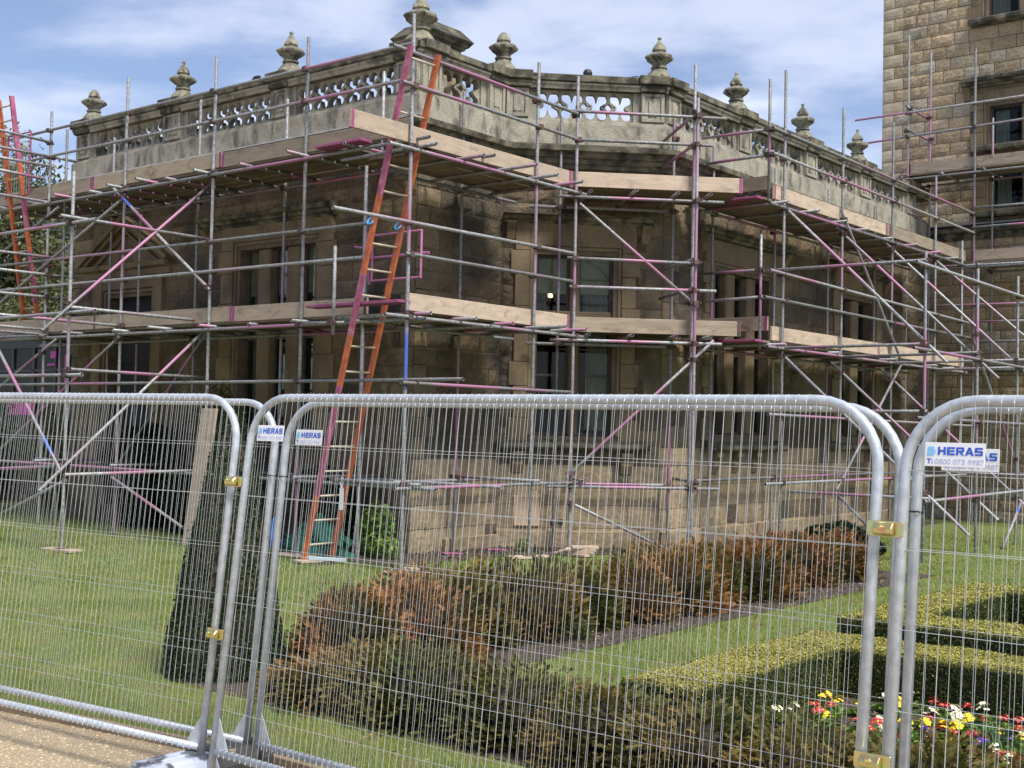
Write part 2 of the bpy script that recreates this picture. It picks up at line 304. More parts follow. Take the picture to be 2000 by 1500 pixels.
def leaf_mat(name, cols, scale, rough=0.55, trans=0.25, tip=None, spread=0.3, objc=False):
    """leaf colour by noise over the plant, by leaf and (attribute tip) by age of the growth"""
    m = bpy.data.materials.new(name); m.use_nodes = True; t = m.node_tree; P = t.nodes['Principled BSDF']; L = t.links.new; N = t.nodes.new
    def mix(f, a, b):
        n = N('ShaderNodeMix'); n.data_type = 'RGBA'
        for k, v in (('Factor', f), ('A', a), ('B', b)):
            if isinstance(v, (int, float)): n.inputs[k].default_value = v
            elif isinstance(v, tuple): n.inputs[k].default_value = (*v, 1)
            else: L(v, n.inputs[k])
        return n.outputs['Result']
    def rng(v, a, b, c=0.0, d=1.0):
        r = N('ShaderNodeMapRange'); r.clamp = True
        for i, x in zip((1, 2, 3, 4), (a, b, c, d)): r.inputs[i].default_value = x
        L(v, r.inputs[0]); return r.outputs[0]
    g = N('ShaderNodeNewGeometry'); nz = N('ShaderNodeTexNoise'); nz.inputs['Scale'].default_value = scale; nz.inputs['Detail'].default_value = 3; L(g.outputs['Position'], nz.inputs['Vector'])
    c = mix(rng(nz.outputs[0], 0.38, 0.62), cols[0], cols[1])
    if len(cols) > 2: c = mix(rng(g.outputs['Random Per Island'], 0.7, 1.0, 0, 0.8), c, cols[2])
    if tip:
        at = N('ShaderNodeAttribute'); at.attribute_name = 'tip'
        f = at.outputs['Fac']
        if objc:
            mu = N('ShaderNodeMath'); mu.operation = 'MULTIPLY'; L(f, mu.inputs[0]); sc = N('ShaderNodeSeparateColor'); L(N('ShaderNodeObjectInfo').outputs['Color'], sc.inputs[0])
            nn = N('ShaderNodeTexNoise'); nn.inputs['Scale'].default_value = 2.2; L(g.outputs['Position'], nn.inputs['Vector'])
            ad = N('ShaderNodeMath'); ad.operation = 'MULTIPLY'; L(sc.outputs[0], ad.inputs[0]); L(rng(nn.outputs[0], 0.36, 0.62, 0.1, 1.5), ad.inputs[1]); L(ad.outputs[0], mu.inputs[1]); f = mu.outputs[0]
            tipc = mix(sc.outputs[1], tip, (0.29, 0.195, 0.06))
            c = mix(f, c, tipc)
        else: c = mix(f, c, tip)
    hv = N('ShaderNodeHueSaturation'); L(rng(g.outputs['Random Per Island'], 0, 1, 1 - spread, 1 + spread), hv.inputs['Value']); L(c, hv.inputs['Color']); c = hv.outputs[0]
    L(c, P.inputs['Base Color']); P.inputs['Roughness'].default_value = rough; P.inputs['Specular IOR Level'].default_value = 0.22
    if trans:
        tr = N('ShaderNodeBsdfTranslucent'); ms = N('ShaderNodeMixShader'); ms.inputs[0].default_value = trans
        L(c, tr.inputs[0]); L(P.outputs[0], ms.inputs[1]); L(tr.outputs[0], ms.inputs[2]); L(ms.outputs[0], t.nodes['Material Output'].inputs[0])
    return m
M_GRASS = leaf_mat('lawn_grass_blade', [(0.19, 0.275, 0.052), (0.31, 0.345, 0.085), (0.38, 0.32, 0.13)], 1.3, 0.5, 0.4)
M_YEW = leaf_mat('dark_yew_leaf', [(0.016, 0.032, 0.012), (0.027, 0.047, 0.017), (0.055, 0.08, 0.028)], 4, 0.45, 0.15)
M_BRONZE = leaf_mat('bronzed_conifer_leaf', [(0.040, 0.066, 0.016), (0.085, 0.095, 0.022)], 5, 0.55, 0.25, tip=(0.30, 0.125, 0.05), objc=True)
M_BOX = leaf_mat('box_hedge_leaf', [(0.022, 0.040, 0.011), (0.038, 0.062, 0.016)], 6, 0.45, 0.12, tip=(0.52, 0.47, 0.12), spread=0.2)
M_SHRUB = leaf_mat('evergreen_shrub_leaf', [(0.014, 0.026, 0.012), (0.03, 0.045, 0.018)], 4, 0.45, 0.15)
M_LIME = leaf_mat('young_green_leaf', [(0.12, 0.22, 0.04), (0.20, 0.29, 0.06)], 6, 0.5, 0.35)
M_OLIVE = leaf_mat('spiky_shrub_leaf', [(0.07, 0.085, 0.025), (0.15, 0.15, 0.04)], 5, 0.5, 0.25)
M_TREE = leaf_mat('far_tree_leaf', [(0.06, 0.075, 0.03), (0.13, 0.14, 0.06), (0.22, 0.20, 0.10)], 0.9, 0.55, 0.3)
M_BARK = mat('bark', [(0.10, 0.075, 0.05), (0.05, 0.04, 0.03)], 9, 0.9, bump=0.5, bscale=30)
M_SOIL = mat('dark_soil', [(0.085, 0.062, 0.047), (0.045, 0.033, 0.025), (0.14, 0.11, 0.085)], 14, 0.95, bump=1.0, bscale=45, bdist=0.04, grain=0.5)
M_TURF = mat('turf_ground', [(0.11, 0.17, 0.030), (0.16, 0.185, 0.045), (0.15, 0.125, 0.05)], 1.6, 0.95, bump=0.8, bscale=70, bdist=0.03, grain=0.5)
M_GRAVEL = mat('buff_gravel', [(0.46, 0.36, 0.235), (0.34, 0.265, 0.17), (0.58, 0.48, 0.34)], 55, 0.9, bump=1.0, bscale=85, bdist=0.02, grain=0.6)
M_PEBBLE = mat('gravel_pebble', [(0.50, 0.395, 0.26), (0.37, 0.29, 0.19)], 30, 0.85, isl=0.4)
M_EDGE = mat('edging_timber', [(0.27, 0.20, 0.13), (0.18, 0.135, 0.09)], 5, 0.85, stretch=(1, 1, 6), bump=0.3, bscale=40)

# ------------------------------------------------------------------ ground
def sheet(name, poly, z, m, label=None, thick=None):
    b = MB(); vs = [W(p, q, z) for p, q in poly]; b.add(vs, [tuple(range(len(vs)))]); return tag(b.put(name, m), kind='structure')
EDGE = [(-30, 4.72), (5.5, 4.72), (9.6, 4.12), (40, -0.4)]
def edge_q(p):
    for (a, b), (c, d) in zip(EDGE, EDGE[1:]):
        if a <= p <= c: return b + (d - b) * (p - a) / (c - a)
    return EDGE[0][1] if p < -30 else EDGE[-1][1]
sheet('lawn', EDGE + [(400, -40), (400, 600), (-300, 600), (-300, 4.72)], 0.0, M_TURF)
sheet('gravel_path', [(-300, -80), (400, -80), (400, -36)] + [(p, q + 0.02) for p, q in EDGE[::-1]] + [(-300, 4.74)], -0.05, M_GRAVEL)
for (a, b), (c, d) in zip(EDGE, EDGE[1:]):   # timber edging, one board after another
    n = max(1, int(math.hypot(c - a, d - b) / 2.4)); lo, hi = (0, n)
    for i in range(n):
        p0, q0, p1, q1 = a + (c - a) * i / n, b + (d - b) * i / n, a + (c - a) * (i + 1) / n, b + (d - b) * (i + 1) / n
        if p1 < -2 or p0 > 16: continue
        A, B = W(p0, q0 - 0.012), W(p1, q1 - 0.012); L = (B - A).length; ang = math.atan2((B - A).y, (B - A).x)
        e = MB().box(0.003, L - 0.003, -0.02, 0.02, -0.12, 0.018).put('edging_board', M_EDGE, None, T(*A) @ RZ(ang), bevel=0.004)
        NED = globals().get('NED', 0) + 1; tag(e, 'brown timber edging board between the gravel and the lawn, %s from the right' % ('first', 'second', 'third', 'fourth', 'fifth', 'sixth', 'seventh', 'eighth', 'ninth', 'tenth', 'eleventh', 'twelfth')[min(NED, 12) - 1], 'edging', 'timber edging boards along the lawn')
BED_SHRUB = [(6.25, 6.4), (7.9, 6.4), (7.9, 16.8), (6.25, 16.8)]
BED_FRONT = [(-3, 5.55), (7.6, 5.55), (7.9, 6.4), (-3, 6.4)]
BED_FLOWER = [(-3, 6.41), (3.85, 6.41), (3.85, 8.6), (-3, 8.6)]
BED_WALL = [(11.7, 11.9), (12.7, 11.9), (12.9, 13.3), (12.9, 15.2), (10.9, 17.3), (10.9, 27), (9.9, 27), (9.9, 16.9), (10.9, 15.2), (11.5, 14.2)]
for bd in (BED_SHRUB, BED_FRONT, BED_FLOWER, BED_WALL): sheet('planting_bed', bd, 0.006 + 0.004 * (bd is BED_FLOWER), M_SOIL)
b = MB()
for i in range(5200):   # loose clods, chippings and mortar crumbs on the soil of the beds
    u = RN.random()
    if u < 0.4: p, q = RN.uniform(6.25, 7.9), RN.uniform(8.5, 16)
    elif u < 0.75:
        t = RN.random(); p, q = (RN.uniform(11.5, 12.6), RN.uniform(13, 15.2)) if t < .45 else (lambda s, o: (12.6 - s - o, 15.1 + s - o))(RN.uniform(0, 1.9), RN.uniform(0, 0.75))
    else: p, q = RN.uniform(2, 3.8), RN.uniform(6.5, 8.5)
    c = W(p, q, 0.012); s = RN.uniform(0.006, 0.022); r = RZ(RN.uniform(0, 6)) @ Matrix.Rotation(RN.uniform(0, 3), 4, 'X')
    b.add([c + r @ Vector(v) * s for v in ((1, 0, -.6), (-.5, .9, -.6), (-.5, -.9, -.6), (0.1, 0, .8))], [(0, 1, 3), (1, 2, 3), (2, 0, 3)])
tag(b.put('soil_crumbs', mat('soil_crumb', [(0.10, 0.075, 0.055), (0.16, 0.13, 0.10)], isl=0.5)), kind='stuff')
b = MB(); n = 0
while n < 9000:
    p = RN.uniform(4.6, 8.6); q = RN.uniform(2.6, edge_q(p) - 0.03); s = RN.uniform(0.004, 0.011)
    c = W(p, q, -0.049); a = RN.uniform(0, 6); k = [(math.cos(a + i * 1.57) * s * RN.uniform(.7, 1.2), math.sin(a + i * 1.57) * s * RN.uniform(.7, 1.2)) for i in range(4)]
    b.add([c + Vector((x, y, 0)) for x, y in k] + [c + Vector((0, 0, s * RN.uniform(.5, .9)))], [(0, 1, 4), (1, 2, 4), (2, 3, 4), (3, 0, 4)]); n += 1
tag(b.put('gravel', M_PEBBLE), kind='stuff')

# ------------------------------------------------------------------ the stone house (garden wing) with its parapet
HOUSE = empty('stone_house', T(*W(12.63, 13.2)), 'single storey sandstone wing with a pierced parapet and urn finials, wrapped in scaffolding', 'house')
FA = frame(21.6, 13.2, (-1, 0), (0, 1)); LA = 8.97          # left front
FB = frame(12.63, 13.2, (0, 1), (1, 0)); LB = 1.95          # short return at the corner
FC = frame(12.63, 15.15, (-1, 1), (1, 1)); LC = 2.588       # canted face
FD = frame(10.80, 16.98, (0, 1), (1, 0)); LD = 11.3         # right flank, runs to the tower
FE = frame(21.6, 20.0, (0, -1), (-1, 0)); LE = 6.8          # far left end
def unit_stone(seed, bump, nx=5, nz=4):
    r = random.Random(seed); vs = []
    for i in range(nx):
        for j in range(nz):
            x, z = -0.5 + i / (nx - 1), -0.5 + j / (nz - 1); rim = i in (0, nx - 1) or j in (0, nz - 1)
            if rim: vs.append((x * 0.985, -0.5, z * 0.97))
            else: vs.append((x * 1.12 + r.uniform(-.05, .05), -0.78 - bump * r.random() * 0.5, z * 1.2 + r.uniform(-.05, .05)))
    fs = [(i * nz + j, (i + 1) * nz + j, (i + 1) * nz + j + 1, i * nz + j + 1) for i in range(nx - 1) for j in range(nz - 1)]
    rim = [i * nz for i in range(nx)] + [(nx - 1) * nz + j for j in range(1, nz)] + [i * nz + nz - 1 for i in range(nx - 2, -1, -1)] + [j for j in range(nz - 2, 0, -1)]
    n = len(vs); vs += [(vs[k][0], 0.0, vs[k][2]) for k in rim]
    m = len(rim); fs += [(rim[k], n + k, n + (k + 1) % m, rim[(k + 1) % m]) for k in range(m)]
    return vs, fs
def stone_lib(name, bump, m, k=7, seed=0):
    out = []
    for i in range(k):
        vs, fs = unit_stone(seed + i, bump); out.append((vs, fs, MB().add(vs, fs).mesh(name)))
        out[-1][2].materials.append(m)
    return out
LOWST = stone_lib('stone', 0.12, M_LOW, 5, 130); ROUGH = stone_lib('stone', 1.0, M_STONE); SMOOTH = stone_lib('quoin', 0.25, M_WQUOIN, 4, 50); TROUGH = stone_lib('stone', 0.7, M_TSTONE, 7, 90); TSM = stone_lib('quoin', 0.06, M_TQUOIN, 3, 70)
def lay(M, L, z0, z1, holes, course, lens, qa=0, qb=0, seed=1, big=None):
    """courses of a stone wall: list of (matrix, is_quoin, distance)"""
    r = random.Random(seed); out = []; z = z0; row = 0
    while z < z1 - 0.08:
        h = min(r.uniform(*course) * (big if big and z < 1.6 else 1), z1 - z)
        if z1 - z - h < 0.12: h = z1 - z
        segs = [(0.0, L)]
        for (a, b2, c, d) in holes:
            if min(z + h, d) - max(z, c) > 0.06:
                segs = [s for (x, y) in segs for s in ((x, min(y, a)), (max(x, b2), y)) if s[1] - s[0] > 0.03]
        for (x, y) in segs:
            u = x
            while u < y - 0.01:
                l = r.uniform(*lens) * (big if big and z < 1.6 else 1); quoin = False
                if qa and u < 0.01: l, quoin = (0.5 if row % 2 else 0.28), True
                if y - u - l < 0.16: l = y - u
                if qb and abs(y - L) < 0.01:
                    ql = 0.5 if row % 2 else 0.28
                    if u >= y - ql - 0.01: quoin = True
                    elif u + l > y - ql: l = y - ql - u
                l = min(l, y - u); d = 0.016 + (0 if quoin else r.uniform(0, 0.022))
                if quoin: d = 0.034
                elif big and z < 1.3: d = 0.016 + r.uniform(0, .005)
                Ms = M @ T(u + l / 2, 0.012, z + h / 2) @ S(l - (0.0025 if big and z < 1.3 else 0.009), d + 0.012, h - (0.0025 if big and z < 1.3 else 0.009))
                c = Ms.translation; out.append((Ms, quoin, (c.x ** 2 + c.y ** 2 + (c.z - EYE) ** 2) ** 0.5 / math.sqrt(max(0.05, l * h)))); u += l
        z += h; row += 1
    return out
def wall_back(name, root, M, L, z0, z1, holes, m=M_MORTAR, thick=0.3):
    us = sorted({0.0, L} | {min(max(x, 0), L) for h in holes for x in h[:2]}); zs = sorted({z0, z1} | {min(max(x, z0), z1) for h in holes for x in h[2:]}); b = MB()
    for a, c in zip(us, us[1:]):
        for d, e in zip(zs, zs[1:]):
            if not any(h[0] - 1e-4 <= a and c <= h[1] + 1e-4 and h[2] - 1e-4 <= d and e <= h[3] + 1e-4 for h in holes): b.box(a, c, 0.0, thick, d, e)
    return b.put(name, m, root, M)
def place_stones(root, jobs, rough, smooth, mj, limit=290, lows=None, lows_lib=None):
    """jobs: (wall object, stones); the stones that show largest are parts of their wall, the rest one mass"""
    al = sorted([(s[2], k, s) for k, (wo_, st) in enumerate(jobs) for s in st], key=lambda x: x[0]); r = random.Random(3); mass = MB(); ns = nq = 0
    for _, k, (Ms, quoin, d) in al:
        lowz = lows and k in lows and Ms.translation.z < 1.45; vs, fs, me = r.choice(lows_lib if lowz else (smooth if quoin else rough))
        if (nq < 290 if quoin else ns < limit):
            put('quoin' if quoin else 'stone', me, None, jobs[k][0], Ms)
            if quoin: nq += 1
            else: ns += 1
        else: mass.add([Ms @ Vector(v) for v in vs], fs)
    if mass.v: tag(mass.put('stone_coursing', mj, root), kind='stuff')
def window(root, M, u0, u1, z0, z1, lights, w=0.3, head=0.32, trans=(), hood=None, sill=None, blind=None, curtains=(), mull=0.15, brackets=()):
    s = MB(); i = 0.13
    for a, b2 in ((u0 - w, u0 - i), (u1 + i, u1 + w)):      # dressed jamb blocks, long and short
        z = z0 - 0.1; k = 0
        while z < z1 + head - 0.05:
            h = min(0.5 if k % 2 else 0.38, z1 + head - z); e = 0.0 if k % 2 else 0.07
            s.box(a - (e if a < u0 else 0), b2 + (e if a > u0 else 0), -0.055, 0.2, z, z + h - 0.006); z += h; k += 1
    s.box(u0 - i + 0.002, u1 + i - 0.002, -0.052, 0.2, z1 + i, z1 + head)
    o = s.put('window', M_TRIM, root, M, bevel=0.008)
    f = MB(); e = 0.065
    for d, y0 in ((i, -0.03), (e, 0.045)):                  # two stepped mouldings round the opening
        f.box(u0 - d, u0 - d + e - 0.004, y0, 0.24, z0, z1 + d); f.box(u1 + d - e + 0.004, u1 + d, y0, 0.24, z0, z1 + d); f.box(u0 - d + e, u1 + d - e, y0, 0.24, z1 + d - e + 0.004, z1 + d)
    f.put('moulded_frame', M_TRIM, o, M, bevel=0.012)
    lw = (u1 - u0 - mull * (lights - 1)) / lights
    for k in range(lights):
        a = u0 + k * (lw + mull); b2 = a + lw
        if k: MB().prism([(a - mull, 0), (a, 0), (a, z1 - z0), (a - mull, z1 - z0)], 0.03, 0.25, T(0, 0, z0)).put('mullion', M_TRIM, o, M, bevel=0.03)
        zs = [z0] + list(trans) + [z1]
        for c, d in zip(zs, zs[1:]):
            MB().box(a + 0.01, b2 - 0.01, 0.195, 0.203, c + 0.03, d - 0.01).put('pane', M_GLASS, o, M)
            j = MB(); t = 0.035
            j.box(a, a + t, 0.17, 0.23, c, d); j.box(b2 - t, b2, 0.17, 0.23, c, d); j.box(a + t, b2 - t, 0.172, 0.232, c, c + t + 0.02); j.box(a + t, b2 - t, 0.172, 0.232, d - t, d)
            if d - c > 1.2: j.box(a + t, b2 - t, 0.174, 0.224, (c + d) / 2 - 0.02, (c + d) / 2 + 0.02)
            j.put('sash', M_FRAMEW, o, M)
        if blind and k in blind[1]: MB().box(a + 0.02, b2 - 0.02, 0.213, 0.222, blind[0], z1 - 0.02).put('blind', M_BLIND, o, M)
    for z in trans: MB().box(u0 + 0.002, u1 - 0.002, 0.05, 0.26, z - 0.055, z + 0.055).put('transom', M_TRIM, o, M, bevel=0.02)
    for (a, b2, c, d, lean) in curtains:
        cb = MB(); n = 34; vs = []
        for k in range(n + 1):
            x = a + (b2 - a) * k / n; y = 0.27 + 0.03 * math.sin(k * 1.15) + 0.012 * math.sin(k * 2.9)
            vs += [(x, y, d), (x + lean * (k / n if lean > 0 else 1 - k / n), y, c)]
        cb.add(vs, [(2 * k, 2 * k + 1, 2 * k + 3, 2 * k + 2) for k in range(n)]); cb.put('curtain', M_CURT, o, M, smooth=True)
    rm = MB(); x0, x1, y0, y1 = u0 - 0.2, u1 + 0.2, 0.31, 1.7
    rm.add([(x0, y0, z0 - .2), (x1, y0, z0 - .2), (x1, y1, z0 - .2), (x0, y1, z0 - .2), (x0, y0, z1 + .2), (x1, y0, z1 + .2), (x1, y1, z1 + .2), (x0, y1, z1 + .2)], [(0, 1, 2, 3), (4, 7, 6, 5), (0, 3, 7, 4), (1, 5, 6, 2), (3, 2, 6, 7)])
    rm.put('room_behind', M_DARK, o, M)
    if sill:
        c = sill
        MB().prism([(-0.16, c[2] + 0.02), (-0.2, c[2] + 0.05), (-0.2, c[3] - 0.03), (-0.14, c[3]), (0.2, c[3] + 0.08), (0.2, c[2])], c[0], c[1], Matrix(((0, 1, 0, 0), (1, 0, 0, 0), (0, 0, 1, 0), (0, 0, 0, 1)))).put('sill', M_COPE, o, M, bevel=0.008)
    for (x, z) in brackets:
        MB().prism([(-0.15, z), (0.03, z), (0.03, z - 0.34), (-0.03, z - 0.34), (-0.09, z - 0.2), (-0.06, z - 0.12), (-0.15, z - 0.07)], x - 0.09, x + 0.09, Matrix(((0, 1, 0, 0), (1, 0, 0, 0), (0, 0, 1, 0), (0, 0, 0, 1)))).put('sill_bracket', M_TRIM, o, M, bevel=0.008)
    if hood:
        c = hood
        MB().prism([(0.1, c[2]), (-0.06, c[2]), (-0.09, c[2] + 0.04), (-0.15, c[2] + 0.055), (-0.17, c[2] + 0.1), (-0.24, c[2] + 0.12), (-0.25, c[3] - 0.03), (0.1, c[3] + 0.03)], c[0], c[1], Matrix(((0, 1, 0, 0), (1, 0, 0, 0), (0, 0, 1, 0), (0, 0, 0, 1)))).put('hood_mould', M_COPE, o, M, bevel=0.006)
        for x in (c[0] + 0.12, c[1] - 0.12):
            MB().prism([(-0.2, c[2]), (0.02, c[2]), (0.02, c[2] - 0.3), (-0.06, c[2] - 0.26), (-0.1, c[2] - 0.12)], x - 0.07, x + 0.07, Matrix(((0, 1, 0, 0), (1, 0, 0, 0), (0, 0, 1, 0), (0, 0, 0, 1)))).put('hood_bracket', M_TRIM, o, M, bevel=0.006)
    return o
HA = [(4.83, 6.93, 1.72, 4.95), (0.85, 2.85, -0.1, 4.45)]; OA = [(4.96, 6.8, 1.78, 4.7), (1.2, 2.5, 0.3, 4.08)]
HC = [(0.22, 2.16, 1.6, 5.1)]; OC = [(0.58, 1.8, 1.75, 4.62)]
HD = [(1.3, 4.0, 1.6, 5.2), (6.3, 8.6, 1.6, 5.2)]; OD = [(1.68, 3.62, 1.82, 4.62), (6.68, 8.2, 1.82, 4.62)]
jobs = []
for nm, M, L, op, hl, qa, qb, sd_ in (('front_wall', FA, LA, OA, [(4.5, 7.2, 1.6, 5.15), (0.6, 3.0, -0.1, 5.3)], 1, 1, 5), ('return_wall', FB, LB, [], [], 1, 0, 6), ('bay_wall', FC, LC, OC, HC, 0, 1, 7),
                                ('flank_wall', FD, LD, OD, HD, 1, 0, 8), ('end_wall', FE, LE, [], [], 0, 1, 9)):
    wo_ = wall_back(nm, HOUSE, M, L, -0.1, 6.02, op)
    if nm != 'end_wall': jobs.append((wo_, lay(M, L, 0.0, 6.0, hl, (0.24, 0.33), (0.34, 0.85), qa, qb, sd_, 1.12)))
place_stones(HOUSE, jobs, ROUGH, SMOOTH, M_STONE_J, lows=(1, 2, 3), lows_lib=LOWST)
pb = MB()
for M, a, b2 in ((FB, 0.7, 1.95), (FC, 0, 2.55), (FD, 0.02, 9)): pb.box(a, b2, -0.09, -0.001, -0.05, 0.26 if M is not FB else 0.2, M)
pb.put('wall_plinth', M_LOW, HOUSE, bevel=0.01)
MB().box(0.28, 0.68, -0.036, 0.01, 0.33, 0.80).put('pale_replacement_stone', M_PALEWOOD if False else mat('new_pink_stone', [(0.50, 0.37, 0.26), (0.45, 0.33, 0.23)], 6, 0.9, grain=0.2), jobs[2][0], FC, bevel=0.006)
v_ = MB()
for k in range(4): v_.box(0.86 + k * 0.055, 0.895 + k * 0.055, -0.034, 0.0, 0.36, 0.44)
v_.put('air_brick', M_BLACK, jobs[2][0], FC)
window(HOUSE, FA, *OA[0], 3, 0.44, 0.45, (), (4.0, 7.3, 5.08, 5.3), (4.5, 7.3, 1.5, 1.66), (3.95, (0, 1, 2)), ((5.05, 5.25, 1.9, 4.5, .05),), mull=0.3)
window(HOUSE, FC, *OC[0], 2, 0.36, 0.5, (3.68,), (0.02, 2.42, 5.1, 5.26), (0.0, 2.4, 1.52, 1.66), (4.02, (0, 1)), ((1.36, 1.72, 3.74, 4.1, 0.12), (1.42, 1.74, 1.85, 3.5, 0.14), (0.62, 0.78, 3.74, 4.5, -0.06)), brackets=((0.32, 1.5), (2.05, 1.5)))
window(HOUSE, FD, *OD[0], 3, 0.4, 0.5, (), (1.1, 4.25, 5.15, 5.32), (1.3, 4.1, 1.52, 1.66), None, ((2.4, 2.6, 1.9, 4.5, .03),), mull=0.3, brackets=((1.7, 1.5), (2.4, 1.5), (3.1, 1.5)))
window(HOUSE, FD, *OD[1], 2, 0.4, 0.5, (), (6.1, 8.9, 5.15, 5.32), (6.2, 8.8, 1.52, 1.66), None, (), mull=0.34)
# doorway with a pediment at the left end of the front
d = MB()
for a, c in ((0.8, 1.06), (2.64, 2.9)): d.box(a, c, -0.09, 0.15, 0.0, 4.42)
d.box(1.062, 2.638, -0.07, 0.15, 4.22, 4.42)
DOOR = d.put('doorway', M_TRIM, HOUSE, FA, bevel=0.012)
f = MB()
for k, (e, y0) in enumerate(((0.13, -0.04), (0.065, 0.03))):
    f.box(1.2 - e, 1.2 - e + 0.06, y0, 0.24, 0.0, 4.08 + e); f.box(2.5 + e - 0.06, 2.5 + e, y0, 0.24, 0.0, 4.08 + e); f.box(1.2 - e + 0.062, 2.5 + e - 0.062, y0, 0.24, 4.02 + e, 4.08 + e)
f.put('moulded_frame', M_TRIM, DOOR, FA, bevel=0.01)
MB().box(1.2, 2.5, 0.2, 0.26, 0.1, 4.08).put('door', mat('dark_door_paint', [(0.012, 0.013, 0.015)], rough=0.75), DOOR, FA)
for z in (0.4, 1.75, 2.9): MB().box(1.35, 1.8, 0.185, 0.2, z, z + 0.95).box(1.9, 2.35, 0.185, 0.2, z, z + 0.95).put('door_panel', mat('door_panel_paint', [(0.016, 0.017, 0.02)], rough=0.7), DOOR, FA, bevel=0.006)
e = MB()
YX = Matrix(((0, 1, 0, 0), (1, 0, 0, 0), (0, 0, 1, 0), (0, 0, 0, 1)))
e.prism([(0.1, 4.44), (-0.1, 4.44), (-0.12, 4.55), (-0.2, 4.58), (-0.24, 4.66), (0.1, 4.68)], 0.5, 3.15, YX)
e.box(0.72, 2.98, -0.08, 0.1, 4.425, 4.437)
e.put('entablature', M_TRIM, DOOR, FA, bevel=0.008)
MB().prism([(0.5, 4.69), (3.15, 4.69), (1.825, 5.42)], -0.05, 0.1).put('tympanum', M_TRIM, DOOR, FA)
for sg in (1, -1):      # raking cornices in two steps
    k = MB(); x0 = 0.42 if sg > 0 else 3.23; dx, dz = (1.825 - x0), 0.82; ln = math.hypot(dx, dz); ux, uz = dx / ln, dz / ln; nx, nz = (-uz * sg, ux * sg)
    for t0, t1, y in ((0, 0.07, -0.24), (0.075, 0.13, -0.17), (0.24, 0.28, -0.11)):
        k.prism([(x0 - nx * t0, 4.72 - nz * t0), (1.825, 5.54 - t0 / abs(ux)), (1.825, 5.54 - t1 / abs(ux)), (x0 - nx * t1, 4.72 - nz * t1)], y + (0.001 if sg > 0 else 0), 0.02)
    k.put('raking_cornice', M_TRIM, DOOR, FA)
# cornice, plinth, coping: profiles swept round the whole wing
PATH = [(21.6, 20.0), (21.6, 13.2), (12.63, 13.2), (12.63, 15.15), (10.8, 16.98), (10.8, 28.3)]
def offs(i, o):
    p = PATH; ns = []
    for a, b2 in ((i - 1, i), (i, i + 1)):
        if a < 0 or b2 >= len(p): continue
        dx, dy = p[b2][0] - p[a][0], p[b2][1] - p[a][1]; l = math.hypot(dx, dy); ns.append((-dy / l, dx / l))
    if len(ns) == 1: m = ns[0]
    else: k = 1 + ns[0][0] * ns[1][0] + ns[0][1] * ns[1][1]; m = ((ns[0][0] + ns[1][0]) / k, (ns[0][1] + ns[1][1]) / k)
    return p[i][0] + m[0] * o, p[i][1] + m[1] * o
def sweep(name, prof, m, i0=0, i1=None, bevel=0, parent=None):
    idx = range(i0, (i1 or len(PATH) - 1) + 1); b = MB(); vs = []; n = len(prof)
    for i in idx: vs += [W(*offs(i, o), z) for o, z in prof]
    k = len(idx); fs = [(i * n + j, i * n + (j + 1) % n, (i + 1) * n + (j + 1) % n, (i + 1) * n + j) for i in range(k - 1) for j in range(n)]
    b.add(vs, fs + [tuple(range(n)), tuple((k - 1) * n + j for j in range(n))]); return b.put(name, m, parent or HOUSE, bevel=bevel)
sweep('cornice', [(-0.3, 5.99), (0.05, 5.99), (0.06, 6.05), (0.1, 6.07), (0.115, 6.13), (0.17, 6.15), (0.19, 6.21), (0.26, 6.24), (0.275, 6.32), (0.10, 6.37), (-0.3, 6.37)], M_COPE)
sweep('flashing', [(0.09, 6.372), (0.285, 6.325), (0.285, 6.345), (0.09, 6.392)], M_FLASH, 1, 2)
sweep('parapet_base', [(-0.3, 6.374), (0.09, 6.374), (0.09, 6.70), (0.03, 6.78), (-0.3, 6.78)], M_PARA)
COP = sweep('coping', [(-0.33, 7.262), (0.035, 7.262), (0.05, 7.31), (0.085, 7.33), (0.09, 7.365), (0.13, 7.38), (0.13, 7.47), (0.06, 7.5), (-0.33, 7.5)], M_COPE)
sweep('coping_moulding', [(0.036, 7.264), (0.062, 7.264), (0.075, 7.312), (0.10, 7.33), (0.10, 7.362), (0.05, 7.362)], M_PARA)
rf = MB(); rf.add([W(*pt, 6.5) for pt in ((21.4, 20), (21.4, 13.4), (12.8, 13.4), (12.8, 15.2), (11, 17.0), (11, 28.3), (21.4, 28.3))], [tuple(range(7))]); rf.put('flat_roof', M_LEAD, HOUSE)
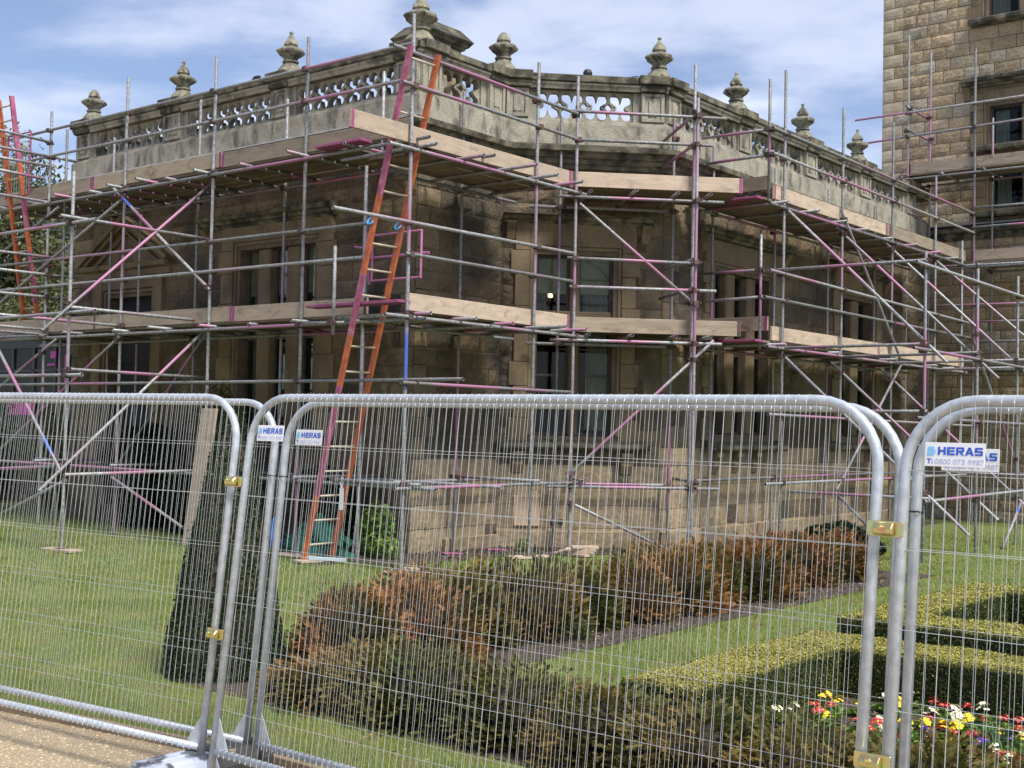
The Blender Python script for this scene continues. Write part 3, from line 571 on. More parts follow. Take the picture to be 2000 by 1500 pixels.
def tracery(name, M, u0, u1):
    """pierced panel: a row of four lobed holes with small stars between them, cut right through"""
    L = u1 - u0; h = 0.48; n = max(1, round(L / 0.37)); s = L / n; cu = bpy.data.curves.new('tracery', 'CURVE'); cu.dimensions = '2D'; cu.fill_mode = 'BOTH'; cu.extrude = 0.045; cu.bevel_depth = 0.0
    def spl(pts):
        sp = cu.splines.new('POLY'); sp.points.add(len(pts) - 1); sp.use_cyclic_u = True
        for k, (x, y) in enumerate(pts): sp.points[k].co = (x, y, 0, 1)
    spl([(0, 0), (L, 0), (L, h), (0, h)])
    def union(cx, cy, cs, nn=44, lo=None, hi=None):
        pts = []
        for k in range(nn):
            a = 2 * math.pi * k / nn; dx, dy = math.cos(a), math.sin(a); best = 0.02
            for (x, y, r) in cs:
                bq = dx * x + dy * y; disc = bq * bq - (x * x + y * y - r * r)
                if disc > 0: best = max(best, bq + math.sqrt(disc))
            X, Y = cx + dx * best, cy + dy * best; pts.append((min(max(X, lo if lo is not None else -9), hi if hi is not None else 99), Y))
        return pts
    a = s * 0.245; r = s * 0.205; mid = h / 2
    for k in range(n):
        spl(union((k + 0.5) * s, mid, [(a, 0.125, r), (-a, 0.125, r), (a, -0.125, r), (-a, -0.125, r), (0, 0, 0.068)]))
    for k in range(1, n):
        spl(union(k * s, mid, [(0, 0.028, 0.03), (0, -0.028, 0.03), (0.028, 0, 0.03), (-0.028, 0, 0.03)], 16))
        for sg in (-1, 1): spl(union(k * s + sg * 0.083, mid + 0.0, [(0, 0, 0.011)], 6))
    me = eval_mesh(cu); me.transform(Matrix(((1, 0, 0, 0), (0, 0, 1, 0), (0, 1, 0, 0), (0, 0, 0, 1)))); me.materials.clear()
    return put(name, me, M_PARA, HOUSE, M @ T(u0, 0.10, 6.781))
def pier(M, u0, u1, caps=True):
    o = MB().box(u0, u1, -0.035, 0.3, 6.782, 7.26).put('parapet_pier', M_PARA, HOUSE, M, bevel=0.006)
    fr = MB(); a, b2, c, d = u0 + 0.06, u1 - 0.06, 6.85, 7.2; t = 0.028
    fr.box(u0 + 0.004, a, -0.062, -0.036, 6.79, 7.25); fr.box(b2, u1 - 0.004, -0.062, -0.036, 6.79, 7.25); fr.box(a + .001, b2 - .001, -0.0615, -0.036, 6.79, c); fr.box(a + .001, b2 - .001, -0.0615, -0.036, d, 7.25)
    fr.put('panel_frame', M_PARA, o, M, bevel=0.006)
    m_ = MB(); x = (u0 + u1) / 2; w_ = (b2 - a) * 0.26; m_.box(x - w_, x + w_, -0.055, -0.03, c + 0.03, d - 0.06)
    m_.lathe([(0.0, -0.03), (w_, -0.028), (w_ * 0.9, 0.0), (0.0, 0.012)], 10, T(x, -0.04, d - 0.06) @ Matrix.Rotation(math.pi / 2, 4, 'X'))
    m_.lathe([(0.0, -0.03), (w_, -0.028), (w_ * 0.9, 0.0), (0.0, 0.012)], 10, T(x, -0.04, c + 0.04) @ Matrix.Rotation(math.pi / 2, 4, 'X'))
    m_.put('panel_motif', M_PARA, o, M, bevel=0.004)
    b = MB(); b.box(u0 - 0.05, u1 + 0.05, -0.175, 0.335, 7.375, 7.515); b.box(u0 - 0.025, u1 + 0.025, -0.12, 0.3, 7.263, 7.374); b.put('pier_cap', M_COPE, o, M, bevel=0.012)
for M, pr, ends in ((FA, [(0.0, 0.44), (2.78, 3.26), (5.7, 6.1), (8.53, 8.97)], None), (FB, [(0.0, 0.42), (1.52, 1.9)], None), (FC, [(0.02, 0.38), (2.19, 2.57)], None),
                 (FD, [(0.02, 0.41), (2.35, 2.77), (4.93, 5.41), (7.44, 7.95), (9.95, 10.4)], None), (FE, [(0.2, 0.6), (3.2, 3.6), (6.34, 6.76)], None)):
    for k, (a, c) in enumerate(pr):
        pier(M, a, c)
        if k: 
            g0, g1 = pr[k - 1][1], a; s_ = MB()
            e = 0.12 if g1 - g0 > 1 else 0.05
            s_.box(g0 + 0.001, g0 + e, 0.02, 0.19, 6.782, 7.261).put('panel_end_block', M_PARA, HOUSE, M); MB().box(g1 - e, g1 - 0.001, 0.02, 0.19, 6.782, 7.261).put('panel_end_block', M_PARA, HOUSE, M)
            tracery('tracery_panel', M, g0 + e + 0.001, g1 - e - 0.001)
FINP = [(0.205, 0.0), (0.21, 0.05), (0.20, 0.10), (0.165, 0.15), (0.12, 0.20), (0.105, 0.225), (0.135, 0.235), (0.135, 0.255), (0.11, 0.275), (0.12, 0.31), (0.17, 0.355), (0.215, 0.39), (0.225, 0.42), (0.20, 0.45), (0.14, 0.475),
        (0.10, 0.485), (0.095, 0.515), (0.115, 0.525), (0.11, 0.555), (0.10, 0.585), (0.075, 0.62), (0.045, 0.66), (0.027, 0.69), (0.024, 0.71), (0.034, 0.725), (0.03, 0.745), (0.008, 0.755)]
def fin_rad(i, j):
    if i < 6: return 1.0 / max(abs(math.cos(math.radians((j * 22.5) % 45 - 22.5))), 0.5) * 0.97
    if 10 <= i <= 14: return 1.0 + (0.075 if j % 2 == 0 else -0.06)
    if 17 <= i <= 19: return 1.0 + (0.04 if j % 2 else -0.04)
    return 1.0
FIN = MB().lathe(FINP, 16, None, fin_rad).mesh('finial')
broken = MB().lathe(FINP[:-5], 16, None, fin_rad).mesh('finial')
for k, (p, q, br) in enumerate(((21.38, 13.36, 1), (18.58, 13.36, 0), (15.7, 13.36, 0), (12.85, 13.42, 0), (12.72, 15.2, 1), (10.98, 17.06, 0), (10.95, 19.54, 0), (10.95, 22.15, 0), (10.95, 24.68, 0), (21.4, 16.6, 0))):
    put('finial', broken if br else FIN, M_FIN, HOUSE, frame(p, q, (-1, 0), (0, 1), 7.49) @ RZ(RN.uniform(0, .3)) @ S(*( (1.0, 1.0, 1.0) if k != 3 else (1.12, 1.12, 1.12))))
# low chimney stack behind the corner finial
FCH = frame(13.48, 14.35, (-1, 0), (0, 1)); c = MB()
c.box(-0.33, 0.33, -0.33, 0.33, 6.5, 7.80); CH = c.put('chimney', M_QUOIN, HOUSE, FCH, bevel=0.01)
c = MB()
for (r0, r1, a, b2) in ((0.36, 0.39, 7.802, 7.85), (0.41, 0.45, 7.852, 7.91), (0.455, 0.47, 7.912, 7.94)):
    c.add([(-r0, -r0, a), (r0, -r0, a), (r0, r0, a), (-r0, r0, a), (-r1, -r1, b2), (r1, -r1, b2), (r1, r1, b2), (-r1, r1, b2)], [(0, 1, 5, 4), (1, 2, 6, 5), (2, 3, 7, 6), (3, 0, 4, 7), (0, 3, 2, 1), (4, 5, 6, 7)])
c.add([(-.47, -.47, 7.942), (.47, -.47, 7.942), (.47, .47, 7.942), (-.47, .47, 7.942), (-.31, -.31, 8.13), (.31, -.31, 8.13), (.31, .31, 8.13), (-.31, .31, 8.13)], [(0, 1, 5, 4), (1, 2, 6, 5), (2, 3, 7, 6), (3, 0, 4, 7), (4, 5, 6, 7)])
c.put('chimney_cornice', M_COPE, CH, FCH)
for x in (-0.2, 0.0, 0.2):
    MB().box(x - 0.03, x + 0.03, -0.352, -0.331, 7.58, 7.66).put('chimney_boss', M_COPE, CH, FCH); MB().box(-0.352, -0.331, x - 0.03, x + 0.03, 7.58, 7.66).put('chimney_boss', M_COPE, CH, FCH)
# two small things on the parapet of the bay
o = MB(); o.lathe([(0.0, 0.0), (0.05, 0.01), (0.075, 0.05), (0.075, 0.1), (0.05, 0.14), (0.0, 0.15)], 12, T(0, 0, 0)); o.box(-0.07, 0.07, -0.05, 0.05, -0.03, 0.015)
tag(o.put('vent_cowl', M_BLACK, None, FC @ T(1.36, 0.25, 7.53), smooth=True), 'round black vent cowl on the coping above the bay window', 'vent')
tag(MB().tube([(0, 0, 0), (0.55, -0.1, 0.07)], 0.008, 6).put('loose_cable', M_BLACK, None, FC @ T(1.62, 0.22, 7.503)), 'thin dark cable sticking out over the coping beside the vent', 'cable')
bd = MB(); bd.lathe([(0.0, -0.14), (0.04, -0.1), (0.07, 0.0), (0.06, 0.08), (0.03, 0.14), (0.0, 0.16)], 8, Matrix.Rotation(math.radians(75), 4, 'Y') @ S(1, 1, 1)); bd.add([(-.12, 0, -.01), (-.28, .04, -.04), (-.28, -.04, -.04)], [(0, 1, 2)])
tag(bd.put('bird', M_BLACK, None, frame(16.5, 13.3, (-1, 0), (0, 1), 7.57) @ S(.8, .8, .8), smooth=True), 'small dark bird on the coping left of the third urn finial', 'bird')

# ------------------------------------------------------------------ the taller house with the rock faced wall
TOWER = empty('tall_stone_house', T(*W(11.94, 28.3)), 'tall sandstone house with coursed rock faced stones at the right edge', 'house')
FT = frame(11.94, 28.3, (-1, 0), (0, 1)); LT = 5.2
OT = [(2.42, 4.0, 11.32, 12.9), (2.5, 4.1, 8.42, 9.28), (2.55, 4.1, 6.95, 7.78)]
HT = [(2.08, 4.4, 11.05, 13.2), (2.08, 4.5, 8.2, 9.8), (2.2, 4.5, 6.72, 8.05)]
tw = wall_back('front_wall', TOWER, FT, LT, -0.1, 13.5, OT)
jb = [(tw, lay(FT, LT, 0, 13.4, HT, (0.24, 0.30), (0.28, 0.68), 1, 0, 21))]
place_stones(TOWER, jb, TROUGH, TSM, M_TSTONE_J)
MB().box(0.02, 0.35, 0.301, 7.0, -0.1, 13.5).put('side_wall', M_TSTONE_J, TOWER, FT)
for a, b2, c, d, kw in ((*OT[0], dict(curtains=((2.45, 2.85, 11.35, 12.8, 0),))), (*OT[1], dict(hood=(1.9, 4.8, 9.72, 9.95), curtains=((2.55, 2.85, 8.45, 9.2, 0.0),))), (*OT[2], dict(curtains=((2.6, 2.9, 6.98, 7.7, 0.02),)))):
    window(TOWER, FT, a, b2, c, d, 2, 0.34, 0.34, mull=0.22, sill=(a - 0.36, b2 + 0.36, c - 0.2, c - 0.03), **kw)
sc_ = MB().prism([(0.1, 6.3), (-0.08, 6.3), (-0.12, 6.42), (-0.22, 6.46), (-0.24, 6.54), (0.1, 6.6)], 0.9, LT, YX).put('string_course', M_COPE, TOWER, FT)
MB().box(0.7, LT, -0.26, 0.0, 6.605, 6.63).put('lead_flashing', M_LEAD, TOWER, FT)

# ------------------------------------------------------------------ left background
CON = empty('conservatory', T(*W(27, 17)), 'dark framed glazed garden room with magenta patches behind the left scaffolding', 'conservatory')
FCON = frame(31.5, 17.0, (-1, 0), (0, 1)); M_CF = mat('dark_joinery', [(0.02, 0.022, 0.024)], rough=0.5); M_MAG = mat('magenta_colour', [(0.40, 0.04, 0.26), (0.30, 0.025, 0.19)], 3, 0.5)
f = MB()
for k in range(9): f.box(k * 1.0 - 0.05, k * 1.0 + 0.05, -0.05, 0.05, 0, 3.6)
f.box(-0.06, 8.06, -0.055, 0.055, 3.601, 3.9); f.box(-0.06, 8.06, -0.055, 0.055, 0.6, 0.7); f.box(-0.06, 8.06, -0.05, 0.05, 3.0, 3.06); f.put('frame', M_CF, CON, FCON)
for k in range(8): MB().box(k + 0.055, k + 0.945, -0.01, 0.01, 0.71, 3.595).put('pane', M_DGLASS, CON, FCON)
MB().box(0, 8, 0.8, 0.9, 0, 3.8).box(0, 8, -0.02, 0.9, -0.05, 0.02).put('back_wall', M_DARK, CON, FCON)
MB().box(-0.2, 8.1, -0.2, 3.5, 3.91, 4.05).put('roof', M_LEAD, CON, FCON)
for (a, c, z0_, z1_) in ((0.9, 2.1, 1.9, 2.2), (2.84, 3.08, 3.32, 3.5), (2.7, 3.05, 3.14, 3.19), (3.5, 3.66, 2.4, 3.4)): MB().box(a, c, -0.08, -0.06, z0_, z1_).put('magenta_patch', M_MAG, CON, FCON)  # flat magenta boxes in front of the glazing
HO = empty('distant_house', T(*W(50, 30)), 'pale rendered house with a grey slate roof seen past the left end of the scaffold', 'house')
FH = frame(53.5, 30, (-1, 0), (0, 1)); M_REND = mat('pale_render', [(0.62, 0.63, 0.62), (0.5, 0.51, 0.52)], 2, 0.9)
MB().box(0, 6, 0, 6, 0, 8.6).put('wall', M_REND, HO, FH); MB().prism([(-0.4, 8.5), (6.4, 8.5), (5.2, 11), (0.8, 11)], -0.4, 6.4).put('roof', mat('slate_roof', [(0.22, 0.25, 0.29), (0.16, 0.18, 0.21)], 6, 0.7, stretch=(1, 1, 5)), HO, FH)
for x in (1.0, 3.6): MB().box(x, x + 1.1, -0.03, 0.02, 6.0, 7.6).put('window', M_DARK, HO, FH)
def wall_low():
    r = empty('garden_wall', T(*W(24, 14.6)), 'low dark rubble wall along the lawn at the far left', 'wall'); M = frame(34, 14.6, (-1, 0), (0, 1)); st = lay(M, 11.6, 0, 0.75, [], (0.14, 0.2), (0.25, 0.6), 0, 0, 33)
    cr = MB().box(0, 11.6, 0.013, 0.4, -0.1, 0.74).put('wall_core', M_MORTAR, r, M)
    for Ms, qn, d in st[:290]: put('stone', RN.choice(ROUGH)[2], None, cr, Ms)
wall_low()

# ------------------------------------------------------------------ scaffolding
SPEC=[
('C','guard_rail',(11.08,10.14,4.45),(11.08,14.95,4.48),()),
('C','guard_rail',(11.08,11.39,4.05),(11.08,14.94,4.06),()),
('C','ledger',(11.08,11.39,2.41),(11.08,14.95,2.41),(0.35,0.3)),
('C','guard_rail',(11.08,11.08,6.64),(11.08,15.0,6.58),(0.45,0.3)),
('C','guard_rail',(11.08,11.26,6.22),(11.08,15.01,6.2),(0.3,0.15)),
('C','guard_rail',(11.17,14.96,6.63),(9.48,16.65,6.62),(0.25,0.2)),
('C','guard_rail',(11.11,15.02,6.2),(9.63,16.5,6.2),()),
('C','guard_rail',(11.18,14.95,4.42),(9.83,16.3,4.4),(0.6,0.25)),
('C','guard_rail',(11.15,14.98,3.99),(9.57,16.56,3.99),(0.75,0.2)),
('C','brace',(11.06,15.07,5.24),(9.77,16.36,3.74),(0.55,0.3)),
('C','brace',(11.11,15.02,1.19),(9.59,16.54,3.24),(0.4,0.4)),
('C','brace',(11.11,15.02,0.78),(10.39,16.72,-0.0),()),
('C','transom',(10.75,16.85,6.05),(9.84,16.26,6.18),(0.5,0.5)),
('C','transom',(10.74,16.86,6.48),(9.77,16.33,6.73),(0.4,0.4)),
('C','transom',(10.7,16.7,4.37),(9.81,16.29,4.46),()),
('C','transom',(10.68,16.72,3.94),(9.8,16.3,4.03),()),
('L','ledger',(21.37,11.65,2.43),(10.28,11.65,2.46),(0.25,0.12)),
('L','brace',(17.99,11.65,5.63),(15.38,11.65,3.83),(0.35,0.2,0.14)),
('L','brace',(21.53,11.65,4.8),(19.61,11.65,5.48),()),
('L','brace',(21.47,11.65,3.91),(17.72,11.65,5.44),()),
('L','brace',(21.37,11.65,2.39),(19.53,11.65,3.22),(0.5,0.2)),
('L','brace',(21.29,11.65,1.27),(17.66,11.65,3.21),(0.5,0.45)),
('L','brace',(18.43,12.2,1.12),(15.84,12.2,3.55),(0.6,0.25)),
('L','brace',(17.79,11.65,0.93),(15.86,11.65,0.24),(0.5,0.3)),
('B','brace',(15.85,9.22,3.06),(15.85,11.99,5.55),(0.55,0.5)),
('B','brace',(15.85,9.25,0.86),(15.85,11.89,3.22),(0.8,0.2)),
('B','brace',(18.29,9.6,3.44),(15.9,9.6,1.13),(0.5,0.25,0.85)),
('B','brace',(18.03,9.9,0.38),(16.26,9.9,0.98),()),
('B','ledger',(18.77,9.65,4.6),(15.3,9.65,4.61),(0.6,0.2)),
('B','ledger',(15.85,9.44,4.68),(15.85,12.01,4.67),(0.45,0.25)),
('B','ledger',(18.68,9.65,3.33),(15.25,9.65,3.35),()),
('B','ledger',(15.85,9.64,3.42),(15.85,12.04,3.4),(0.9,0.12)),
('B','ledger',(18.62,9.65,2.47),(15.53,9.65,2.47),()),
('B','ledger',(15.85,9.67,2.55),(15.85,12.09,2.53),(0.45,0.2)),
('B','ledger',(18.52,9.65,1.04),(16.09,9.65,1.19),(0.6,0.35)),
('B','ledger',(15.85,9.63,1.08),(15.85,12.12,1.11),(0.4,0.25)),
('B','ledger',(17.85,9.53,3.4),(17.85,11.91,3.38),(0.45,0.25)),
('B','ledger',(20.0,10.69,3.39),(20.0,11.81,3.38),()),
('X','guard_rail',(20.0,10.47,6.69),(20.0,11.68,6.65),()),
('X','guard_rail',(20.0,10.49,6.4),(20.0,11.64,6.4),()),
('X','guard_rail',(20.0,10.49,6.22),(20.0,11.65,6.23),()),
('X','guard_rail',(20.0,10.5,6.02),(20.0,11.6,5.99),(0.7,0.3)),
('X','guard_rail',(20.0,11.7,6.4),(20.0,12.17,6.4),()),
('X','guard_rail',(20.0,10.64,4.64),(20.0,12.12,4.65),()),
('X','guard_rail',(20.0,10.65,4.34),(20.0,12.27,4.34),()),
('X','guard_rail',(20.0,10.67,3.95),(20.0,12.15,3.95),()),
('R','transom',(10.66,17.9,6.71),(9.34,17.9,6.7),(0.45,0.3)),
('R','transom',(10.54,17.9,6.28),(9.35,17.9,6.29),(0.3,0.3)),
('R','transom',(10.58,17.9,4.46),(9.48,17.9,4.46),(0.5,0.35)),
('R','transom',(10.57,17.9,4.0),(9.49,17.9,4.03),()),
('F','brace',(9.32,18.35,5.47),(6.7,18.35,2.96),(0.35,0.25)),
('F','brace',(9.57,20.55,5.57),(6.67,20.55,2.82),(0.35,0.2)),
('F','brace',(9.58,22.75,5.57),(6.86,22.75,2.96),(0.35,0.12)),
('F','brace',(9.48,24.9,5.53),(7.23,24.9,3.49),(0.3,0.15)),
('F','brace',(9.35,18.35,3.11),(6.35,18.35,0.44),()),
('F','brace',(9.55,20.55,3.12),(6.66,20.55,0.55),(0.55,0.25)),
('F','brace',(9.59,22.75,3.14),(6.59,22.75,0.4),(0.4,0.3)),
('R','brace',(9.3,20.33,5.76),(9.3,23.0,3.34),()),
('R','brace',(9.3,23.06,3.21),(9.3,20.29,0.91),(0.5,0.25)),
('F','brace',(8.39,18.3,0.94),(7.87,18.3,0.48),()),
('F','brace',(7.1,20.55,3.5),(7.1,23.6,0.67),(0.5,0.3)),
('F','brace',(6.9,22.5,0.77),(6.9,20.78,-0.55),(0,0,0.2)),
('F','ledger',(9.6,18.25,4.49),(6.99,18.25,4.49),(0.5,0.2)),
('F','ledger',(9.32,18.25,3.23),(6.96,18.25,3.24),(0.25,0.15)),
('F','ledger',(6.95,17.76,4.41),(6.95,23.6,4.34),()),
('F','ledger',(6.95,17.68,3.15),(6.95,23.63,3.1),(0.3,0.2)),
('F','ledger',(9.31,20.45,3.21),(6.97,20.45,3.24),()),
('F','ledger',(9.45,22.65,3.22),(6.92,22.65,3.24),()),
('F','ledger',(9.42,24.83,3.2),(7.49,24.83,3.23),()),
('F','ledger',(10.66,17.9,2.21),(9.2,17.9,2.22),()),
('F','ledger',(9.13,18.25,2.22),(6.95,18.25,2.24),(0.4,0.4)),
('R','ledger',(9.3,17.76,2.16),(9.3,27.0,2.1),(0.3,0.3)),
('F','ledger',(6.95,17.82,2.14),(6.95,23.66,2.11),(0.2,0.2)),
('F','ledger',(9.18,18.25,0.95),(6.91,18.25,0.95),(0.4,0.3)),
('F','ledger',(6.95,18.15,0.91),(6.95,23.68,0.96),(0.3,0.25)),
('R','guard_rail',(9.3,17.74,4.43),(9.3,26.85,4.28),(0.15,0.1)),
('R','guard_rail',(9.3,17.58,3.99),(9.3,27.02,3.97),(0.6,0.12)),
('R','guard_rail',(9.3,17.79,6.69),(9.3,26.98,6.65),(0.8,0.15)),
('R','guard_rail',(9.3,17.8,6.29),(9.3,26.99,6.24),(0.3,0.2)),
('T','guard_rail',(12.02,26.95,9.04),(7.87,26.95,9.05),(0.15,0.3)),
('T','guard_rail',(11.77,26.95,8.48),(7.86,26.95,8.57),(0.1,0.15)),
('T','transom',(10.75,26.78,9.15),(10.75,28.91,9.12),(0.6,0.5)),
('T','transom',(10.75,26.79,8.65),(10.75,28.93,8.63),(0.6,0.5)),
('T','guard_rail',(9.32,26.95,6.78),(7.85,26.95,6.77),()),
('T','guard_rail',(9.32,26.95,6.36),(7.85,26.95,6.36),(0.7,0.3)),
('T','guard_rail',(10.13,26.95,4.7),(7.84,26.95,4.68),(0.5,0.4)),
('T','guard_rail',(9.17,26.95,4.33),(7.83,26.95,4.31),(0.15,0.3)),
('T','guard_rail',(9.17,26.95,3.9),(7.83,26.95,3.9),()),
('T','ledger',(10.43,26.95,5.56),(7.84,26.95,5.53),()),
]
def unit_tube(n=14, r=0.02415, ri=0.0205):
    b = MB(); vs = []; cs = [(math.cos(2 * math.pi * j / n), math.sin(2 * math.pi * j / n)) for j in range(n)]
    for rr, z in ((r, 0.0), (r, 1.0), (ri, 1.0), (ri, 0.0)): vs += [(c * rr, s * rr, z) for c, s in cs]
    fs = [(k * n + j, k * n + (j + 1) % n, ((k + 1) % 4) * n + (j + 1) % n, ((k + 1) % 4) * n + j) for k in range(4) for j in range(n)]
    me = b.add(vs, fs).mesh('tube')
    for p in me.polygons:
        p.use_smooth = abs(p.normal.z) < 0.5
    me.materials.append(M_TUBE); return me
TUBE = unit_tube()
SCAF = {}
def scaffold(key, at, label): SCAF[key] = (empty('scaffold', T(*W(*at)), label, 'scaffold', 'scaffolding round the stone house'), [])
scaffold('L', (16, 11.7), 'scaffold along the left front wall, with tube braces crossing in front of the pedimented door')
scaffold('C', (11.1, 13.5), 'scaffold round the projecting corner and the canted bay with the curtained window')
scaffold('R', (9.35, 21), 'scaffold along the right flank wall, its boarded lifts running back to the tall house')
scaffold('F', (7.0, 20.5), 'raking support frame of sloping tubes in front of the right flank scaffold')
scaffold('B', (15.9, 9.7), 'buttress frame of tubes standing out on the lawn at the left front')
scaffold('T', (9.3, 27), 'scaffold on the tall rock faced house at the right edge')
scaffold('X', (20.0, 11.0), 'ladder access bay of tubes at the far left edge')
def tube(key, kind, a, b, pink=()):
    root, lst = SCAF[key]; A, B = W(*a), W(*b); d = B - A; L = d.length
    M = Matrix.Translation(A) @ d.to_track_quat('Z', 'Y').to_matrix().to_4x4() @ S(1, 1, L)
    pk = list(pink) + [0.0] * 3; o = bpy.data.objects.new(kind, TUBE)
    o.color = (pk[0], pk[1] * 0.7, pk[2], 1.0) if pink else (-2.0, 0.0, 0.0, 1.0)
    link(o, root, M); lst.append((kind, A, B, o)); return o
def post(key, p, q, top, z0=0.0, pink=()): return tube(key, 'standard', (p, q, z0), (p, q, top), pink)
for g, kind, a, b, pk in SPEC:
    if b[2] < 0 and g == 'F': 
        t = (a[2] - 0.02) / (a[2] - b[2]); b = tuple(a[i] + (b[i] - a[i]) * t for i in range(3))
    tube(g, kind, a, b, pk)
# left front
for p, top, pk in ((13.375, 7.31, (.1, .12)), (15.45, 7.38, ()), (17.75, 7.43, ()), (20.03, 7.2, ())): post('L', p, 11.7, top, 0.04, pk)
for p, top, pk in ((13.45, 5.45, (.55, .2)), (15.32, 7.0, ()), (17.56, 7.32, ()), (19.2, 5.5, ()), (13.17, 7.09, ()), (20.1, 7.0, ())): post('L', p, 13.0, top, 0.0 if top < 6 or p > 14 else 5.2, pk)
for q, zs in ((11.65, (1.07, 3.235, 5.57)), (12.95, (1.07, 3.235, 5.57))):
    for z in zs: tube('L', 'ledger', (22.3, q, z), (10.95 if z > 3 else 10.7, q, z), (.75, .15) if z > 3 else (.3, .3))
for z in (4.12, 4.57): tube('L', 'guard_rail', (22.3, 11.65, z + .02), (11.98, 11.65, z - .02), (.72, .06) if z < 4.3 else ())
for z in (6.38, 6.84): tube('L', 'guard_rail', (22.3, 11.65, z + .02), (11.25, 11.65, z), (.85, .1))
for z, ps in ((3.285, (21.3, 20.2, 18.9, 17.6, 16.45, 15.35, 14.4, 13.3, 12.4)), (5.62, (21.4, 20.4, 19.3, 18.5, 17.75, 16.9, 16.45, 15.55, 14.6, 13.35, 12.3)), (1.12, (20.0, 17.7, 15.4, 13.3))):
    for p in ps: tube('L', 'transom', (p, RN.uniform(11.3, 11.6) if z > 2 else 11.55, z), (p + RN.uniform(-.1, .1), 13.1, z), (RN.random(), RN.choice((0, .2, .3))))
tube('L', 'standard', (12.28, 11.3, 3.04), (12.28, 11.3, 4.22)); tube('L', 'transom', (12.9, 11.32, 3.22), (12.1, 11.34, 3.2))
# corner and bay
post('C', 11.13, 11.5, 7.15, 0.04, (.62, .1, .38)); post('C', 11.13, 14.11, 7.15, 0.04, (.75, .06)); post('C', 11.13, 15.07, 7.17, 0.04, (.56, .1)); post('C', 9.86, 16.34, 7.45, 0.02, (.8, .1)); post('C', 9.76, 16.27, 6.9, 0.02, (.6, .3))
post('C', 12.45, 13.98, 6.9, 0, (.3, .2)); post('C', 11.86, 15.64, 6.76); post('C', 10.58, 16.92, 6.85, 0, (.2, .15)); post('C', 12.35, 11.9, 5.4)
for z in (1.07, 3.25, 5.4):
    tube('C', 'ledger', (11.08, 11.05 if z > 2 else 11.3, z), (11.08, 15.35, z), (.35, .3) if z != 3.25 else (.6, .1)); tube('C', 'ledger', (12.4, 12.6, z), (12.4, 15.2, z))
    tube('C', 'ledger', (11.35, 14.78, z - 0.06), (9.5, 16.63, z - 0.06), (.45, .2)); tube('C', 'ledger', (12.2, 15.3, z - 0.06), (10.6, 16.9, z - 0.06), (.5, .5) if z < 2 else ())
for z in (3.3, 5.45, 1.12):
    for q in ((11.6, 12.45, 13.3, 14.0, 14.6) if z > 2 else (11.6, 14.05)): tube('C', 'transom', (RN.uniform(10.4, 10.95) if z > 2 else 10.9, q, z), (12.55, q + .03, z), (RN.random(), RN.choice((0, .2))))
    for s in ((0.1, 0.75, 1.4, 1.9) if z > 2 else (0.05, 1.8)):
        o_ = RN.uniform(.1, .35); tube('C', 'transom', (11.05 - s * .707 - o_ * .7, 15.15 + s * .707 - o_ * .7, z - .02), (12.05 - s * .707, 16.1 + s * .707, z - .02), (RN.random(), RN.choice((0, .25))))
# right flank
for q, top, pk in ((18.3, 7.73, ()), (20.49, 7.57, (.62, .09)), (22.69, 7.76, ()), (24.88, 7.11, ()), (26.4, 6.0, ())): post('R', 9.35, q, top, 0.0, pk)
post('R', 9.42, 17.9, 7.51, 5.6, (.42, .25)); post('R', 9.54, 17.9, 5.03, 3.2, (.5, .35))
for q in (18.2, 20.4, 22.6, 24.8): post('R', 10.6, q, 6.62, 0, (RN.random(), .1))
for p in (9.3, 10.55):
    for z in (1.07, 3.22, 5.48): tube('R', 'ledger', (p, 17.7, z), (p, 26.6, z), (.2, .2) if z > 3 else (.5, .3))
for z in (3.27, 5.53):
    for q in (18.0, 19.0, 20.2, 21.2, 22.4, 23.4, 24.6, 25.6): tube('R', 'transom', (9.35 - RN.uniform(.1, .3), q, z), (10.75, q, z), (RN.random(), RN.choice((0, .3))))
# frame in front of the right flank
for q, p, top, pk in ((18.3, 7.02, 4.63, (.62, .2)), (20.5, 7.0, 4.61, (.78, .13)), (22.7, 7.05, 4.72, ())): post('F', p, q, top, 0.0, pk)
# buttress at the left front
post('B', 15.94, 9.68, 5.34, 0.04); post('B', 19.9, 9.7, 5.3, 0.0)
# tall house
for p, top, pk in ((10.79, 10.79, (.7, .1)), (9.31, 10.24, (.58, .02)), (7.7, 10.2, ())): post('T', p, 27.0, top, 0, pk)
for p, top, pk in ((10.67, 10.66, (.82, .12)), (9.26, 8.93, (.9, .1)), (7.9, 8.9, ())): post('T', p, 28.0, top, 0, pk)
for q in (26.95, 27.95):
    for z in (7.55, 5.5, 3.3, 1.1): tube('T', 'ledger', (11.3 if z > 6 else 9.8, q, z), (7.0, q, z))
for z in (7.6, 5.55, 3.35):
    for p in ((10.9, 10.0, 9.1, 8.2) if z > 6 else (9.2, 8.2)): tube('T', 'transom', (p, 26.85, z), (p, 28.2, z))
# access bay at the far left
post('X', 19.85, 11.9, 6.9, 0.0); post('X', 22.3, 11.7, 7.0); post('X', 22.3, 9.4, 7.0)
for z in (3.3, 5.6): tube('X', 'ledger', (20.0, 8.9, z), (20.0, 13.1, z)); tube('X', 'ledger', (22.6, 11.6, z), (19.8, 11.6, z - .03))
